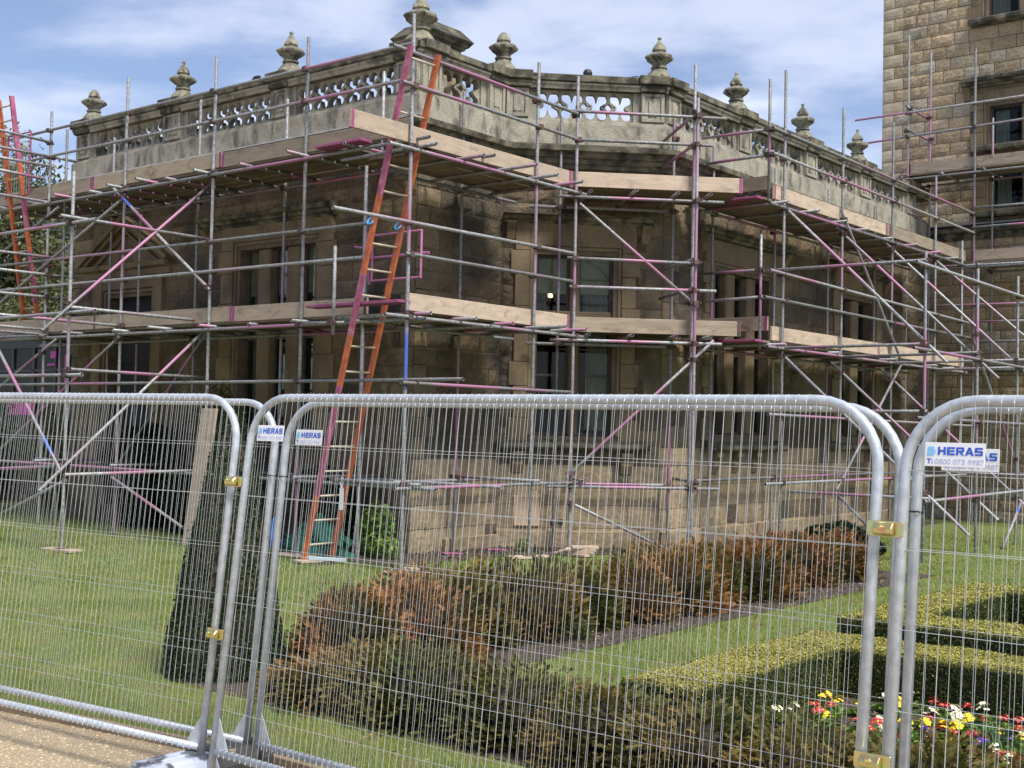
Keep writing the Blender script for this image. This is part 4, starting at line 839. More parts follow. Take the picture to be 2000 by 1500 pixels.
# couplers where a tube crosses an upright
cpl = MB(); cpl.lathe([(0.026, -0.034), (0.037, -0.034), (0.037, 0.034), (0.026, 0.034)], 12); cpl.box(0.028, 0.085, -0.038, 0.038, -0.036, 0.036); cpl.tube([(0.04, -0.085, 0.0), (0.04, 0.095, 0.0)], 0.010, 6); cpl.box(0.022, 0.058, 0.058, 0.082, -0.018, 0.018); cpl.box(0.022, 0.058, -0.075, -0.055, -0.018, 0.018)
COUP = cpl.mesh('coupler', bevel=0.003); COUP.materials.append(M_COUP)
def closest(a, b, c, d):
    u, v, w_ = b - a, d - c, a - c; A, B, C, D, E = u.dot(u), u.dot(v), v.dot(v), u.dot(w_), v.dot(w_); den = A * C - B * B
    if den < 1e-6: return None
    s, t = (B * E - C * D) / den, (A * E - B * D) / den
    if not (-0.02 <= s <= 1.02 and -0.02 <= t <= 1.02): return None
    return a + u * s, c + v * t
allt = [t for r_, l in SCAF.values() for t in l]; nc = 0
for kind, a, b, so_ in [t for t in allt if t[0] == 'standard']:
    for k2, c, d, o2 in allt:
        if k2 == 'standard' or k2 == 'transom' and RN.random() < 0.3: continue
        r_ = closest(a, b, c, d)
        if r_ and (r_[0] - r_[1]).length < 0.13:
            dv = (d - c).normalized(); ang = math.atan2(dv.y, dv.x)
            if abs(dv.z) > 0.9: continue
            link(bpy.data.objects.new('coupler', COUP), so_.parent, Matrix.Translation(r_[0]) @ RZ(ang - math.pi / 2 + (math.pi if RN.random() < .5 else 0)) @ Matrix.Rotation(RN.uniform(-.1, .1), 4, 'X')); nc += 1
# boards: decks, toe boards
def unit_board(L, w_, t, tag_):
    b = MB().box(0, L, 0, w_, 0, t); me = b.mesh('board', bevel=0.004); me.materials.append(M_WOOD); return me
BCACHE = {}
def board(key, name, a, b, z, up=False, w_=0.225, t=0.038, m=None, flip=1, ends=True):
    """a board from a to b (p, q) on height z: lying flat, or on edge when up"""
    A, B = W(*a, z), W(*b, z); d = B - A; L = round(d.length, 2); k = (L, w_, t, up, m.name if m else 0)
    if k not in BCACHE:
        me = (MB().box(0, L, -t / 2, t / 2, 0, w_) if up else MB().box(0, L, -w_ / 2, w_ / 2, 0, t)).mesh('board', bevel=0.004); me.materials.append(m or M_WOOD); BCACHE[k] = me
    M = Matrix.Translation(A) @ RZ(math.atan2(d.y, d.x)); o = put(name, BCACHE[k], None, SCAF[key][0], M)
    if ends and L > 1.2:     # steel end bands, some of them sprayed pink
        for x in (0.03, L - 0.03):
            if RN.random() < 0.6:
                e = (MB().box(-.025, .025, -t / 2 - .003, t / 2 + .003, -.003, w_ + .003) if up else MB().box(-.025, .025, -w_ / 2 - .003, w_ / 2 + .003, -.003, t + .003)).put('end_band', M_PINK if RN.random() < .7 else M_COUP, o, M @ T(x, 0, 0))
    return o
def run(key, name, a, b, z, n, off, up=False, m=None, w_=0.225, slope=0.0):
    """n lengths of board end to end from a to b"""
    for i in range(n):
        f, g = i / n, (i + 1) / n
        board(key, name, (a[0] + (b[0] - a[0]) * f + off[0], a[1] + (b[1] - a[1]) * f + off[1]), (a[0] + (b[0] - a[0]) * g + off[0], a[1] + (b[1] - a[1]) * g + off[1]), z + RN.uniform(-.006, .006), up, w_, 0.038, m)
for z in (3.31, 5.645):
    for k in range(5):
        q = 11.86 + k * 0.245; e = 12.75 if k == 0 else (12.55 if k == 1 else 11.3)
        run('L', 'deck_board', (22.1 - RN.uniform(0, .3), q), (e, q), z, 3, (0, 0), m=M_DECK)
    if z > 4:
        for q in (11.86, 12.1): board('L', 'deck_board', (11.9, q), (11.32, q), z, m=M_DECK)
run('L', 'toe_board', (22.2, 11.745), (14.95, 11.745), 3.35, 2, (0, 0), True); board('L', 'toe_board', (14.94, 11.745), (12.1, 11.745), 3.345, True)
run('L', 'toe_board', (22.2, 11.745), (15.3, 11.745), 5.69, 2, (0, 0), True); board('L', 'toe_board', (15.28, 11.745), (11.35, 11.745), 5.68, True)
for z in (3.33, 5.48):
    for k in range(5): run('C', 'deck_board', (11.3 + k * 0.245, 11.95 if k > 1 else 12.05), (11.3 + k * 0.245, 15.1 - k * 0.1), z, 1, (0, 0), m=M_DECK)
    for k in range(5): s = k * 0.245 * .707; board('C', 'deck_board', (11.28 + s, 15.2 + s), (9.45 + s, 17.03 + s), z + 0.042, m=M_DECK)
board('C', 'toe_board', (11.19, 10.48), (11.19, 15.0), 5.5, True, m=M_PALEWOOD); board('C', 'toe_board', (11.19, 11.56), (11.19, 15.02), 3.345, True, m=M_PALEWOOD)
board('C', 'toe_board', (11.24, 15.06), (9.36, 16.94), 5.515, True, m=M_PALEWOOD); board('C', 'toe_board', (11.24, 15.06), (9.36, 16.94), 3.325, True)
board('L', 'deck_board', (12.9, 11.47), (11.15, 11.47), 3.43, m=M_PINK, ends=False); board('L', 'deck_board', (12.9, 11.55), (12.0, 11.55), 5.62, m=M_PINK, ends=False)
for z in (3.3, 5.56):
    for k in range(5): run('R', 'deck_board', (9.55 + k * 0.24, 17.8), (9.55 + k * 0.24, 26.7), z, 3, (0, 0), m=M_DECK)
    board('R', 'toe_board', (10.75, 18.02), (9.46, 18.02), z + 0.20, True); board('R', 'deck_board', (10.75, 17.7), (9.45, 17.7), z, m=M_PINK, ends=False)
board('R', 'toe_board', (9.42, 18.05), (9.42, 22.5), 5.61, True, m=M_PALEWOOD); board('R', 'toe_board', (9.42, 22.52), (9.42, 26.75), 5.61, True)
board('R', 'toe_board', (9.42, 18.05), (9.42, 22.2), 3.345, True, m=M_PALEWOOD); board('R', 'toe_board', (9.42, 22.22), (9.42, 26.7), 3.345, True, m=M_PALEWOOD)
for k in range(4): run('T', 'deck_board', (11.0, 27.12 + k * 0.24), (7.0, 27.12 + k * 0.24), 7.635, 1, (0, 0), m=M_DECK); run('T', 'deck_board', (9.3, 27.12 + k * 0.24), (7.0, 27.12 + k * 0.24), 3.385, 1, (0, 0), m=M_DECK); run('T', 'deck_board', (9.3, 27.12 + k * 0.24), (7.0, 27.12 + k * 0.24), 5.585, 1, (0, 0), m=M_DECK)
board('T', 'toe_board', (10.8, 27.06), (7.0, 27.06), 7.68, True); board('T', 'toe_board', (9.4, 27.06), (7.0, 27.06), 5.65, True, m=M_PALEWOOD)
# sole boards on the grass under the uprights
SOLE = [(15.94, 9.68, (-1, .12), 'pale sole board on the lawn under the leftmost upright in view'), (13.375, 11.7, (-1, .1), 'pale sole board under the upright left of the orange ladder, beside the green netting'),
        (11.13, 11.5, (-.3, -1), 'pale sole board with pink spray under the blue daubed corner upright'), (11.13, 14.11, (-.6, 1), 'small pale sole board under the upright left of the pile of boards'),
        (12.7, 11.5, (-.15, 1), 'pale board under the feet of the tall orange ladder')]
for p, q, dr, lb in SOLE:
    d = (DA * dr[0] + DB * dr[1]).normalized(); L = 0.62
    o = MB().box(-L / 2, L / 2, -.1125, .1125, 0, .034).put('sole_board', M_PALEWOOD, None, T(*W(p, q, 0.012)) @ RZ(math.atan2(d.y, d.x)), bevel=0.004); tag(o, lb, 'sole board', 'sole boards under the scaffold')
    if 'ladder' not in lb: MB().box(-.075, .075, -.075, .075, .0345, .041).put('base_plate', M_PINK if 'pink' in lb else M_COUP, o, WM[o.name])
for k in range(4):
    lb = ['lowest pale offcut in the small pile of boards at the bay', 'second pale offcut up in the small pile of boards at the bay', 'third pale offcut up in the small pile of boards at the bay', 'topmost pale offcut of the small pile of boards at the bay'][k]
    tag(MB().box(-.3 + .03 * k, .3 - .04 * k, -.11, .11, 0, .034).put('timber_offcut', M_PALEWOOD, None, T(*W(10.95 - .05 * k, 14.95 + .03 * k, 0.012 + .036 * k)) @ RZ(-.7 + .25 * k), bevel=.004), lb, 'board', 'offcuts stacked by the bay')
for p, q, lb in ((12.1, 14.55, 'pink sprayed scrap of board on the bare soil near the wall'), (12.15, 13.6, 'small pink scrap lying at the edge of the soil nearest the corner')):
    tag(MB().box(-.16, .16, -.06, .06, 0, .02).put('timber_scrap', M_PINK, None, T(*W(p, q, 0.02)) @ RZ(.5) @ Matrix.Rotation(.06, 4, 'Y'), bevel=.004), lb, 'board')
# ladders
def ladder(name, feet, tops, label, nr, cut=(0.0, 1.0)):
    a, b = Vector(W(*feet[0])), Vector(W(*feet[1])); c, d = Vector(W(*tops[0])), Vector(W(*tops[1])); up = (c - a).normalized(); L = (c - a).length; X = (b - a).normalized(); Y = up.cross(X).normalized()
    M = Matrix(((X.x, Y.x, up.x, a.x), (X.y, Y.y, up.y, a.y), (X.z, Y.z, up.z, a.z), (0, 0, 0, 1))); wd = (b - a).length
    root = empty(name, M, label, 'ladder')
    for x, cols in ((0.0, ((0.0, .13, 0), (.13, .35, 1), (.35, .45, 0), (.45, .57, 1), (.57, .72, 0), (.72, 1, 1))), (wd, ((0.0, .5, 0), (.5, 1, 0)))):
        cs = [0.0] + [g for f, g, pk in cols]; b_ = MB(); vs = [(x + sx_ * .018, sy * .042, f * L) for f in cs for sx_, sy in ((-1, -1), (1, -1), (1, 1), (-1, 1))]; nk = len(cols)
        fs = [(4 * i + e, 4 * i + (e + 1) % 4, 4 * i + 4 + (e + 1) % 4, 4 * i + 4 + e) for i in range(nk) for e in range(4)] + [(0, 1, 2, 3), (4 * nk, 4 * nk + 1, 4 * nk + 2, 4 * nk + 3)]
        me = b_.add(vs, fs).mesh('stile'); me.materials.append(M_ORANGE); me.materials.append(M_LPINK)
        for pi, pl in enumerate(me.polygons): pl.material_index = cols[pi // 4][2] if pi < 4 * nk else cols[0][2] * 0
        put('stile', me, None, root, M)
    rg = MB().tube([(0.019, 0, 0), (wd - 0.019, 0, 0)], 0.015, 8).mesh('rung', True); rg.materials.append(M_RUNG)
    for k in range(nr): put('rung', rg, None, root, M @ T(0, 0, 0.2 + k * (L - 0.35) / (nr - 1)))
    return root
ladder('ladder', ((12.78, 11.33, 0.05), (12.78, 11.84, 0.05)), ((11.0, 11.29, 6.68), (11.0, 11.77, 6.68)), 'tall orange and magenta ladder leaning on the corner of the scaffold', 20)
ladder('ladder', ((20.55, 11.9, 3.35), (20.99, 11.9, 3.35)), ((20.55, 11.23, 7.45), (20.99, 11.23, 7.45)), 'orange ladder at the far left edge rising past the upper boards', 16)
def tie(p0, p1, label):
    pts = []
    A, B = W(*p0), W(*p1)
    for k in range(10): a = k * 2 * math.pi / 10; pts.append(A + Vector((0.045 * math.cos(a), 0.03 * math.sin(a), 0.05 * math.sin(a + .5))))
    o = MB().tube(pts, 0.014, 6, closed=True).put('rope_tie', mat('blue_rope', [(0.05, 0.30, 0.62), (0.09, 0.40, 0.72)], 20, 0.8), None); tag(o, label, 'rope')
tie((11.62, 11.3, 4.5), (11.6, 11.3, 4.5), 'blue rope tying the left side of the tall ladder to a tube'); tie((11.62, 11.8, 4.5), (11.6, 11.3, 4.5), 'blue rope tying the right side of the tall ladder to a tube')
tg = empty('inspection_tag', T(*W(12.38, 11.62, 1.2)), 'white scaffold inspection tag hanging from a pink tube by the ladder', 'tag')
TM = T(*W(12.38, 11.62, 0.72)) @ RZ(-.6); MB().box(-.035, .035, -.004, .004, 0, .3).put('card', M_SIGN, tg, TM, bevel=.002); MB().tube([(0, 0, .3), (-.03, 0, .37), (0, 0, .43), (.03, 0, .37), (0.004, 0, .3)], .01, 6).put('hook', M_SIGN, tg, TM)
# gates
def gate(M, w_, h, label, mesh=False):
    r = empty('scaffold_gate', M, label, 'gate'); mpk = M_PINK if mesh else mat('gate_pink_paint', [(0.50, 0.19, 0.36), (0.42, 0.15, 0.30)], 12, 0.6, grain=.3)
    MB().tube([(0, 0, 0), (w_, 0, 0), (w_, 0, h), (0, 0, h)], .019, 8, closed=True).put('frame', mpk, r, M)
    if mesh:
        b = MB()
        for k in range(1, 9): b.tube([(w_ * k / 9, 0, 0), (w_ * k / 9, 0, h)], .003, 4)
        for k in range(1, 14): b.tube([(0, 0.006, h * k / 14), (w_, 0.006, h * k / 14)], .003, 4)
        b.put('wire_mesh', M_WIRE, r, M)
    else:
        MB().tube([(-.05, .04, h * .52), (w_ + .1, .04, h * .52)], .02, 8).put('cross_rail', mpk, r, M)
        for x in (-.06, ): MB().tube([(x, .02, -.05), (x - .12, .02, h * .75), (x - .3, .02, h * .8)], .019, 8).put('hinge_bar', mpk, r, M)
gate(frame(12.3, 12.0, (-1, 0), (0, 1), 3.83), 0.92, 0.62, 'open pink safety gate behind the tall orange ladder'); gate(frame(21.1, 11.5, (-1, 0), (0, 1), 5.75), 0.75, 1.1, 'pink framed wire mesh gate at the far left beside the upper boards', True)
# loose things on and round the scaffold
A, B = W(15.42, 11.36, 0.02), W(15.11, 11.5, 2.04); d = (B - A); Mx = Matrix.Translation(A) @ d.to_track_quat('Z', 'X').to_matrix().to_4x4()
pv = [W(15.55, 11.4, .01), W(15.22, 11.4, .01), W(14.90, 11.46, 2.05), W(15.24, 11.46, 2.05)]; off = DB * 0.04
tag(MB().add([*pv, *[v + off for v in pv]], [(0, 1, 2, 3), (4, 5, 6, 7), (0, 1, 5, 4), (1, 2, 6, 5), (2, 3, 7, 6), (3, 0, 4, 7)]).put('scaffold_plank', M_PALEWOOD, None, bevel=.004), 'pale plank standing on end against the scaffold behind the clipped yew', 'plank')
def heap(name, c, r, hgt, m, label, cat, seed, n=26, k=12):
    rr = random.Random(seed); b = MB(); ph = [rr.uniform(0, 6) for _ in range(8)]; prof = [(r * math.cos(i / k * 1.57) ** .8, hgt * math.sin(i / k * 1.57)) for i in range(k)] + [(0.01, hgt)]
    b.lathe(prof, n, None, lambda i, j: 1 + .16 * math.sin(j * .9 + ph[0] + i * .8) + .10 * math.sin(j * 2.3 + ph[1] - i * 1.3) + .07 * math.sin(j * 4.1 + i * 2.2 + ph[2]))
    for i, v in enumerate(b.v):
        b.v[i] = (v[0] * 1.3, v[1] * .8, max(0, v[2] * (1 + .25 * math.sin(v[0] * 9 + ph[3]) + .2 * math.sin(v[1] * 13 + v[0] * 21 + ph[4]))))
    tag(b.put(name, m, None, frame(*c, (-1, 0), (0, 1)), smooth=True), label, cat)
heap('debris_netting', (13.55, 12.25), .48, .42, mat('green_netting', [(0.015, 0.17, 0.12), (0.008, 0.075, 0.055)], 14, .7, bump=1.0, bscale=30, bdist=.03, grain=.5), 'heap of folded green debris netting on the grass behind the ladder', 'netting', 4)
heap('plastic_bag', (14.35, 12.1), .15, .36, mat('blue_plastic', [(0.03, 0.16, 0.55), (0.06, 0.25, 0.65)], 12, .4), 'crumpled bright blue plastic bag left of the green netting', 'bag', 6)
heap('dark_glove', (12.62, 11.6, ), .10, .13, M_BLACK, 'crumpled dark glove by the feet of the orange ladder', 'glove', 8)
tag(MB().box(-.3, .3, -.03, .03, 0, .05).put('metal_strip', mat('pale_blue_metal', [(0.45, 0.56, 0.62), (0.35, .45, .52)], 8, .4), None, T(*W(12.42, 11.42, .05)) @ RZ(.75) @ Matrix.Rotation(.1, 4, 'Y'), bevel=.006), 'pale blue metal strip lying across the board at the ladder foot', 'metal strip')
# lamp seen burning inside the bay window
lm = bpy.data.materials.new('lit_lamp_shade'); lm.use_nodes = True; lp = lm.node_tree.nodes['Principled BSDF']; lp.inputs['Base Color'].default_value = (.8, .6, .3, 1); lp.inputs['Emission Color'].default_value = (1, .62, .22, 1); lp.inputs['Emission Strength'].default_value = 5
LR = empty('wall_lamp', FC @ T(.8, .9, 4.1), 'small lit lamp glowing inside the bay window', 'lamp')
MB().lathe([(0, -.05), (.05, -.04), (.065, 0), (.04, .05), (0, .06)], 10).put('shade', lm, LR, FC @ T(.80, .9, 4.1), smooth=True); MB().lathe([(0, -.04), (.035, -.03), (.04, 0), (.02, .04), (0, .05)], 10).put('shade', lm, LR, FC @ T(.92, .95, 4.07), smooth=True)
MB().tube([(0, 0, -.05), (0, .02, -.3), (.06, .1, -.3), (.12, .05, -.09)], .008, 6).put('bracket', M_GOLD, LR, FC @ T(.80, .9, 4.1))

# ------------------------------------------------------------------ plants
def leaf_mesh(name, pts, nrm, size, m, tip=None, aspect=0.6, jit=0.7, rng_=NP):
    """one folded quad per leaf at pts, facing roughly along nrm"""
    n = len(pts); nv = nrm + rng_.normal(0, jit, (n, 3)); nv /= np.linalg.norm(nv, axis=1)[:, None] + 1e-9
    a = np.cross(nv, rng_.normal(0, 1, (n, 3))); a /= np.linalg.norm(a, axis=1)[:, None] + 1e-9; b = np.cross(nv, a)
    s = (size * rng_.uniform(0.6, 1.3, n))[:, None] if np.ndim(size) == 0 else size[:, None]
    v = np.stack([pts - a * s, pts + b * s * aspect * .7 + nv * s * .15, pts + a * s, pts - b * s * aspect * .7 + nv * s * .15], 1).reshape(-1, 3)
    me = np_mesh(name, v, np.arange(4 * n).reshape(n, 4), m)
    if tip is not None:
        at = me.attributes.new('tip', 'FLOAT', 'POINT'); at.data.foreach_set('value', np.repeat(tip.astype(np.float32), 4))
    return me
def blob_points(n, rx, ry, rz, seed, lump=0.18, shell=0.35):
    r = np.random.default_rng(seed); d = r.normal(0, 1, (n, 3)); d /= np.linalg.norm(d, axis=1)[:, None]
    k = r.normal(0, 1, (7, 3)) * 2.6; ph = r.uniform(0, 6, 7); l = 1 + lump * np.sin(d @ k.T + ph).sum(1) / 2.2
    rad = l * (1 - shell * r.uniform(0, 1, n) ** 1.7); p = d * rad[:, None] * np.array([rx, ry, rz]); return p, d
def shrub(name, c, rx, ry, h, m, n, leaf, label, cat='shrub', seed=1, group=None, stem=True):
    root = empty(name, frame(*c, (-1, 0), (0, 1)), label, cat, group); p, d = blob_points(n, rx, ry, h * .52, seed); p[:, 2] += h * .5; ok = p[:, 2] > 0.01
    put('foliage', leaf_mesh('foliage', p[ok], d[ok], leaf, m), None, root, WM[root.name])
    if stem: MB().tube([(0, 0, 0), (.03, 0, h * .3), (-.03, .05, h * .7)], [.04, .03, .01], 6).tube([(0, 0, .05), (rx * .3, .1, h * .4), (rx * .5, 0, h * .7)], [.03, .02, .008], 6).put('stem', M_BARK, root, WM[root.name])
    return root
# clipped yew cone
YW = empty('clipped_yew', frame(7.62, 6.02, (-1, 0), (0, 1)), 'tall dark green yew clipped to a cone on the lawn behind the left fence joint', 'yew'); n = 26000
z = 2.02 * (1 - np.sqrt(NP.uniform(0, 1, n))); z = np.clip(z * 1.02, 0.0, 2.0); th = NP.uniform(0, 6.283, n); rr = 0.43 * np.clip(1 - z / 2.03, 0, 1) ** 0.72 * (1 + .05 * np.sin(th * 3 + z * 4) + .04 * np.sin(th * 7 - z * 9)) + .03
rr *= 1 - 0.16 * NP.uniform(0, 1, n) ** 2; stray = NP.uniform(0, 1, n) < 0.012; rr[stray] += NP.uniform(.01, .05, stray.sum())
pts = np.stack([rr * np.cos(th), rr * np.sin(th), z], 1); nr = np.stack([np.cos(th), np.sin(th), np.full(n, .25)], 1)
put('foliage', leaf_mesh('foliage', pts, nr, 0.017, M_YEW, None, .5), None, YW, WM[YW.name])
MB().lathe([(.37, 0.02), (.36, .3), (.30, .8), (.20, 1.3), (.10, 1.7), (.01, 1.92)], 14).put('inner_branches', M_BARK, YW, WM[YW.name])
# bronzed conifers: sprays of flat needles
def conifer_mesh(seed, n=3000):
    r = np.random.default_rng(seed); d = r.normal(0, 1, (n, 3)); d[:, 2] = np.abs(d[:, 2]) * .9 - .12; d /= np.linalg.norm(d, axis=1)[:, None]
    nb = 22; bd = r.normal(0, 1, (nb, 3)); bd[:, 2] = np.abs(bd[:, 2]) + .35; bd /= np.linalg.norm(bd, axis=1)[:, None]; reach = r.uniform(.78, 1.14, nb)
    k = np.argmax(d @ bd.T + r.normal(0, .08, (n, nb)), 1); rad = r.uniform(.28, 1.0, n) ** .55
    o = d * (rad * reach[k])[:, None] * np.array([.45, .45, .62]); o[:, 2] += .06
    ax = d * .8 + bd[k] * .35 + np.array([0, 0, .12]) + r.normal(0, .42, (n, 3)); ax /= np.linalg.norm(ax, axis=1)[:, None]
    side = np.cross(ax, r.normal(0, 1, (n, 3))); side /= np.linalg.norm(side, axis=1)[:, None]
    nn = 7; L = r.uniform(.045, .09, n); vs = []; tips = []
    for j in range(nn):
        f = (j + .5) / nn; base = o + ax * (L * f)[:, None]
        for sg in (-1, 1):
            nl = (.024 * (1.1 - .55 * f)) * r.uniform(.7, 1.2, n); t = base + (side * sg * .86 + ax * .5) * nl[:, None] + r.normal(0, .003, (n, 3)); wd = ax * (.0068)
            vs.append(np.stack([base - wd, base + wd, t], 1)); tips.append(np.clip((rad * 1.25 - .42) + .25 * f, 0, 1))
    v = np.concatenate(vs, 0).reshape(-1, 3); me = np_mesh('foliage', v, np.arange(len(v)).reshape(-1, 3), M_BRONZE)
    at = me.attributes.new('tip', 'FLOAT', 'POINT'); at.data.foreach_set('value', np.repeat(np.concatenate(tips).astype(np.float32), 3)); return me
CON_V = [conifer_mesh(40 + i) for i in range(5)]
def stem_mesh(seed):
    r = random.Random(seed); b = MB()
    for i in range(9):
        a = r.uniform(0, 6.28); l = r.uniform(.25, .4); b.tube([(0, 0, 0), (math.cos(a) * l * .4, math.sin(a) * l * .4, l * .55), (math.cos(a) * l, math.sin(a) * l, l * 1.25)], [.014, .009, .003], 5)
    me = b.mesh('stem'); me.materials.append(M_BARK); return me
STEMS = [stem_mesh(i) for i in range(3)]
core = MB().lathe([(.14, .03), (.24, .16), (.26, .32), (.16, .46), (.02, .5)], 10).mesh('inner_twigs'); core.materials.append(mat('dead_inner_twigs', [(0.035, 0.026, 0.016), (0.02, 0.018, 0.01)], 30, .95, bump=1, bscale=40))
def conifer(c, sx_, h, rust, gold, label, group, k):
    M = frame(*c, (-1, 0), (0, 1)) @ RZ(RN.uniform(0, 6.28)) @ S(sx_, sx_, h); root = empty('conifer_shrub', M, label, 'shrub', group)
    put('foliage', CON_V[k % 5], None, root, M, (rust, gold, 0, 1)); put('stem', STEMS[k % 3], None, root, M); put('inner_twigs', core, None, root, M)
ORD = 'first second third fourth fifth sixth seventh eighth ninth tenth eleventh twelfth thirteenth fourteenth fifteenth'.split()
qs = [6.75, 7.45, 8.2, 8.95, 9.75, 10.5, 11.3, 12.1, 12.9, 13.7, 14.5, 15.4]
hs = [1.02, 1.0, .95, 1.0, .92, .98, 1.0, .98, 1.02, .95, .98, .95]; ru = [.85, 1.0, .4, .45, .4, .7, .85, .75, .8, .85, .75, .7]; go = [.12, .2, .7, .55, .8, .3, .35, .4, .15, .05, .08, .1]
for i, q in enumerate(qs): conifer((7.05 + RN.uniform(-.1, .1) + (.22 if i == 2 else 0), q), RN.uniform(1.05, 1.3), hs[i] * RN.uniform(.92, 1.05), ru[i], go[i], 'bronzed feathery conifer shrub, %s in the row running back from the clipped yew' % ORD[i], 'row of bronzed shrubs running back to the house', i)
for i, (q, p) in enumerate(((9.3, 7.8), (8.5, 8.0), (11.7, 7.75), (13.3, 7.7))): conifer((p, q), 1.05, .85, .7, .5, 'low bronzed shrub on the lawn side of the long row, %s from the clipped yew' % ORD[i], 'low shrubs beside the long row', i + 2)
ps = [6.35, 5.9, 5.45, 4.8, 4.15, 3.5, 2.9, 2.3, 1.7, 1.1]
for i, p in enumerate(ps): conifer((p, 5.98 + RN.uniform(-.06, .06)), RN.uniform(.98, 1.15), [.5, .62, .68, .66, .64, .64, .62, .66, .64, .66][i], [.55, .3, .15, .18, .35, .4, .45, .4, .8, .8][i], [.3, .7, .6, .7, .45, .6, .95, .8, .25, .3][i], 'green and bronze conifer shrub, %s along the fence from the clipped yew' % ORD[i], 'row of shrubs along the fence', i + 1)
# box hedges round the flower bed
def hedge(label, rects, h, seed, centre):
    root = empty('box_hedge', T(*W(*centre)), label, 'hedge', 'clipped box hedges'); r = np.random.default_rng(seed); P = []; Nn = []; Tp = []
    def inside(p, q, skip): return any(i != skip and a < p < c and b_ < q < d for i, (a, b_, c, d) in enumerate(rects))
    for i, (a, b_, c, d) in enumerate(rects):
        for (n0, n1, fx) in ((0, 0, 'top'), (-1, 0, 'w'), (1, 0, 'e'), (0, -1, 's'), (0, 1, 'n')):
            area = (c - a) * (d - b_) if fx == 'top' else ((d - b_) if n0 else (c - a)) * h; n = int(area * (27000 if b_ < 9.2 else 13000))
            u, v = r.uniform(0, 1, n), r.uniform(0, 1, n)
            if fx == 'top': p, q, z_ = a + (c - a) * u, b_ + (d - b_) * v, np.full(n, h)
            elif n0: p, q, z_ = np.full(n, c if n0 > 0 else a), b_ + (d - b_) * u, h * v
            else: p, q, z_ = a + (c - a) * u, np.full(n, d if n1 > 0 else b_), h * v
            wob = .007 * np.sin(p * 9 + q * 4) + .007 * np.sin(q * 11 - z_ * 13) + r.normal(0, .006, n)
            keep = np.array([not inside(x, y, i) for x, y in zip(p, q)])
            e = np.minimum(np.minimum(p - a, c - p), np.minimum(q - b_, d - q)).clip(0, .06) if fx == 'top' else np.full(n, .06)
            z_ = np.where(fx == 'top', z_ + wob - (.06 - e) * .5, z_); p = p + n0 * wob; q = q + n1 * wob
            w3 = np.array([[*W(x, y, zv)] for x, y, zv in zip(p, q, z_)]).reshape(-1, 3); nv = (DA * n0 + DB * n1 + UP * (1 if fx == 'top' else .05)); P.append(w3[keep]); Nn.append(np.tile(np.array(nv), (n, 1))[keep])
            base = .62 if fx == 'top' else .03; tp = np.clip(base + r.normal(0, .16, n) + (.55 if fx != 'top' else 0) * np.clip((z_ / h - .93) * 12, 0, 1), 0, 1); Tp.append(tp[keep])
    P, Nn, Tp = np.concatenate(P), np.concatenate(Nn), np.concatenate(Tp); P = P - np.array(W(*centre))
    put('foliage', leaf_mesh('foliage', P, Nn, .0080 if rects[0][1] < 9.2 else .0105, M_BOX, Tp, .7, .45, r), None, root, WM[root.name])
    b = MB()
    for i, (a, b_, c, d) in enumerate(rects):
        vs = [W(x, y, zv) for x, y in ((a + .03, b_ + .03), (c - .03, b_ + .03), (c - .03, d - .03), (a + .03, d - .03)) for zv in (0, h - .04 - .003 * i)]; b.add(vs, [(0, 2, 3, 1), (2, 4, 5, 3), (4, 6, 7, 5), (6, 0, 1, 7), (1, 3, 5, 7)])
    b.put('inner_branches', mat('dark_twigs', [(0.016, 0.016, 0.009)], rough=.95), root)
hedge('clipped box hedge turning a corner round the flower bed, nearest to the fence', [(3.86, 6.5, 4.38, 9.14), (-1.5, 8.54, 3.86, 9.14)], .36, 3, (3.98, 8.8))
hedge('clipped box hedge behind the flower bed hedge, farther from the fence', [(3.95, 9.75, 4.45, 13.0), (-1.0, 9.75, 3.95, 10.35), (-1, 12.5, 3.95, 13.0)], .40, 4, (4.2, 10))
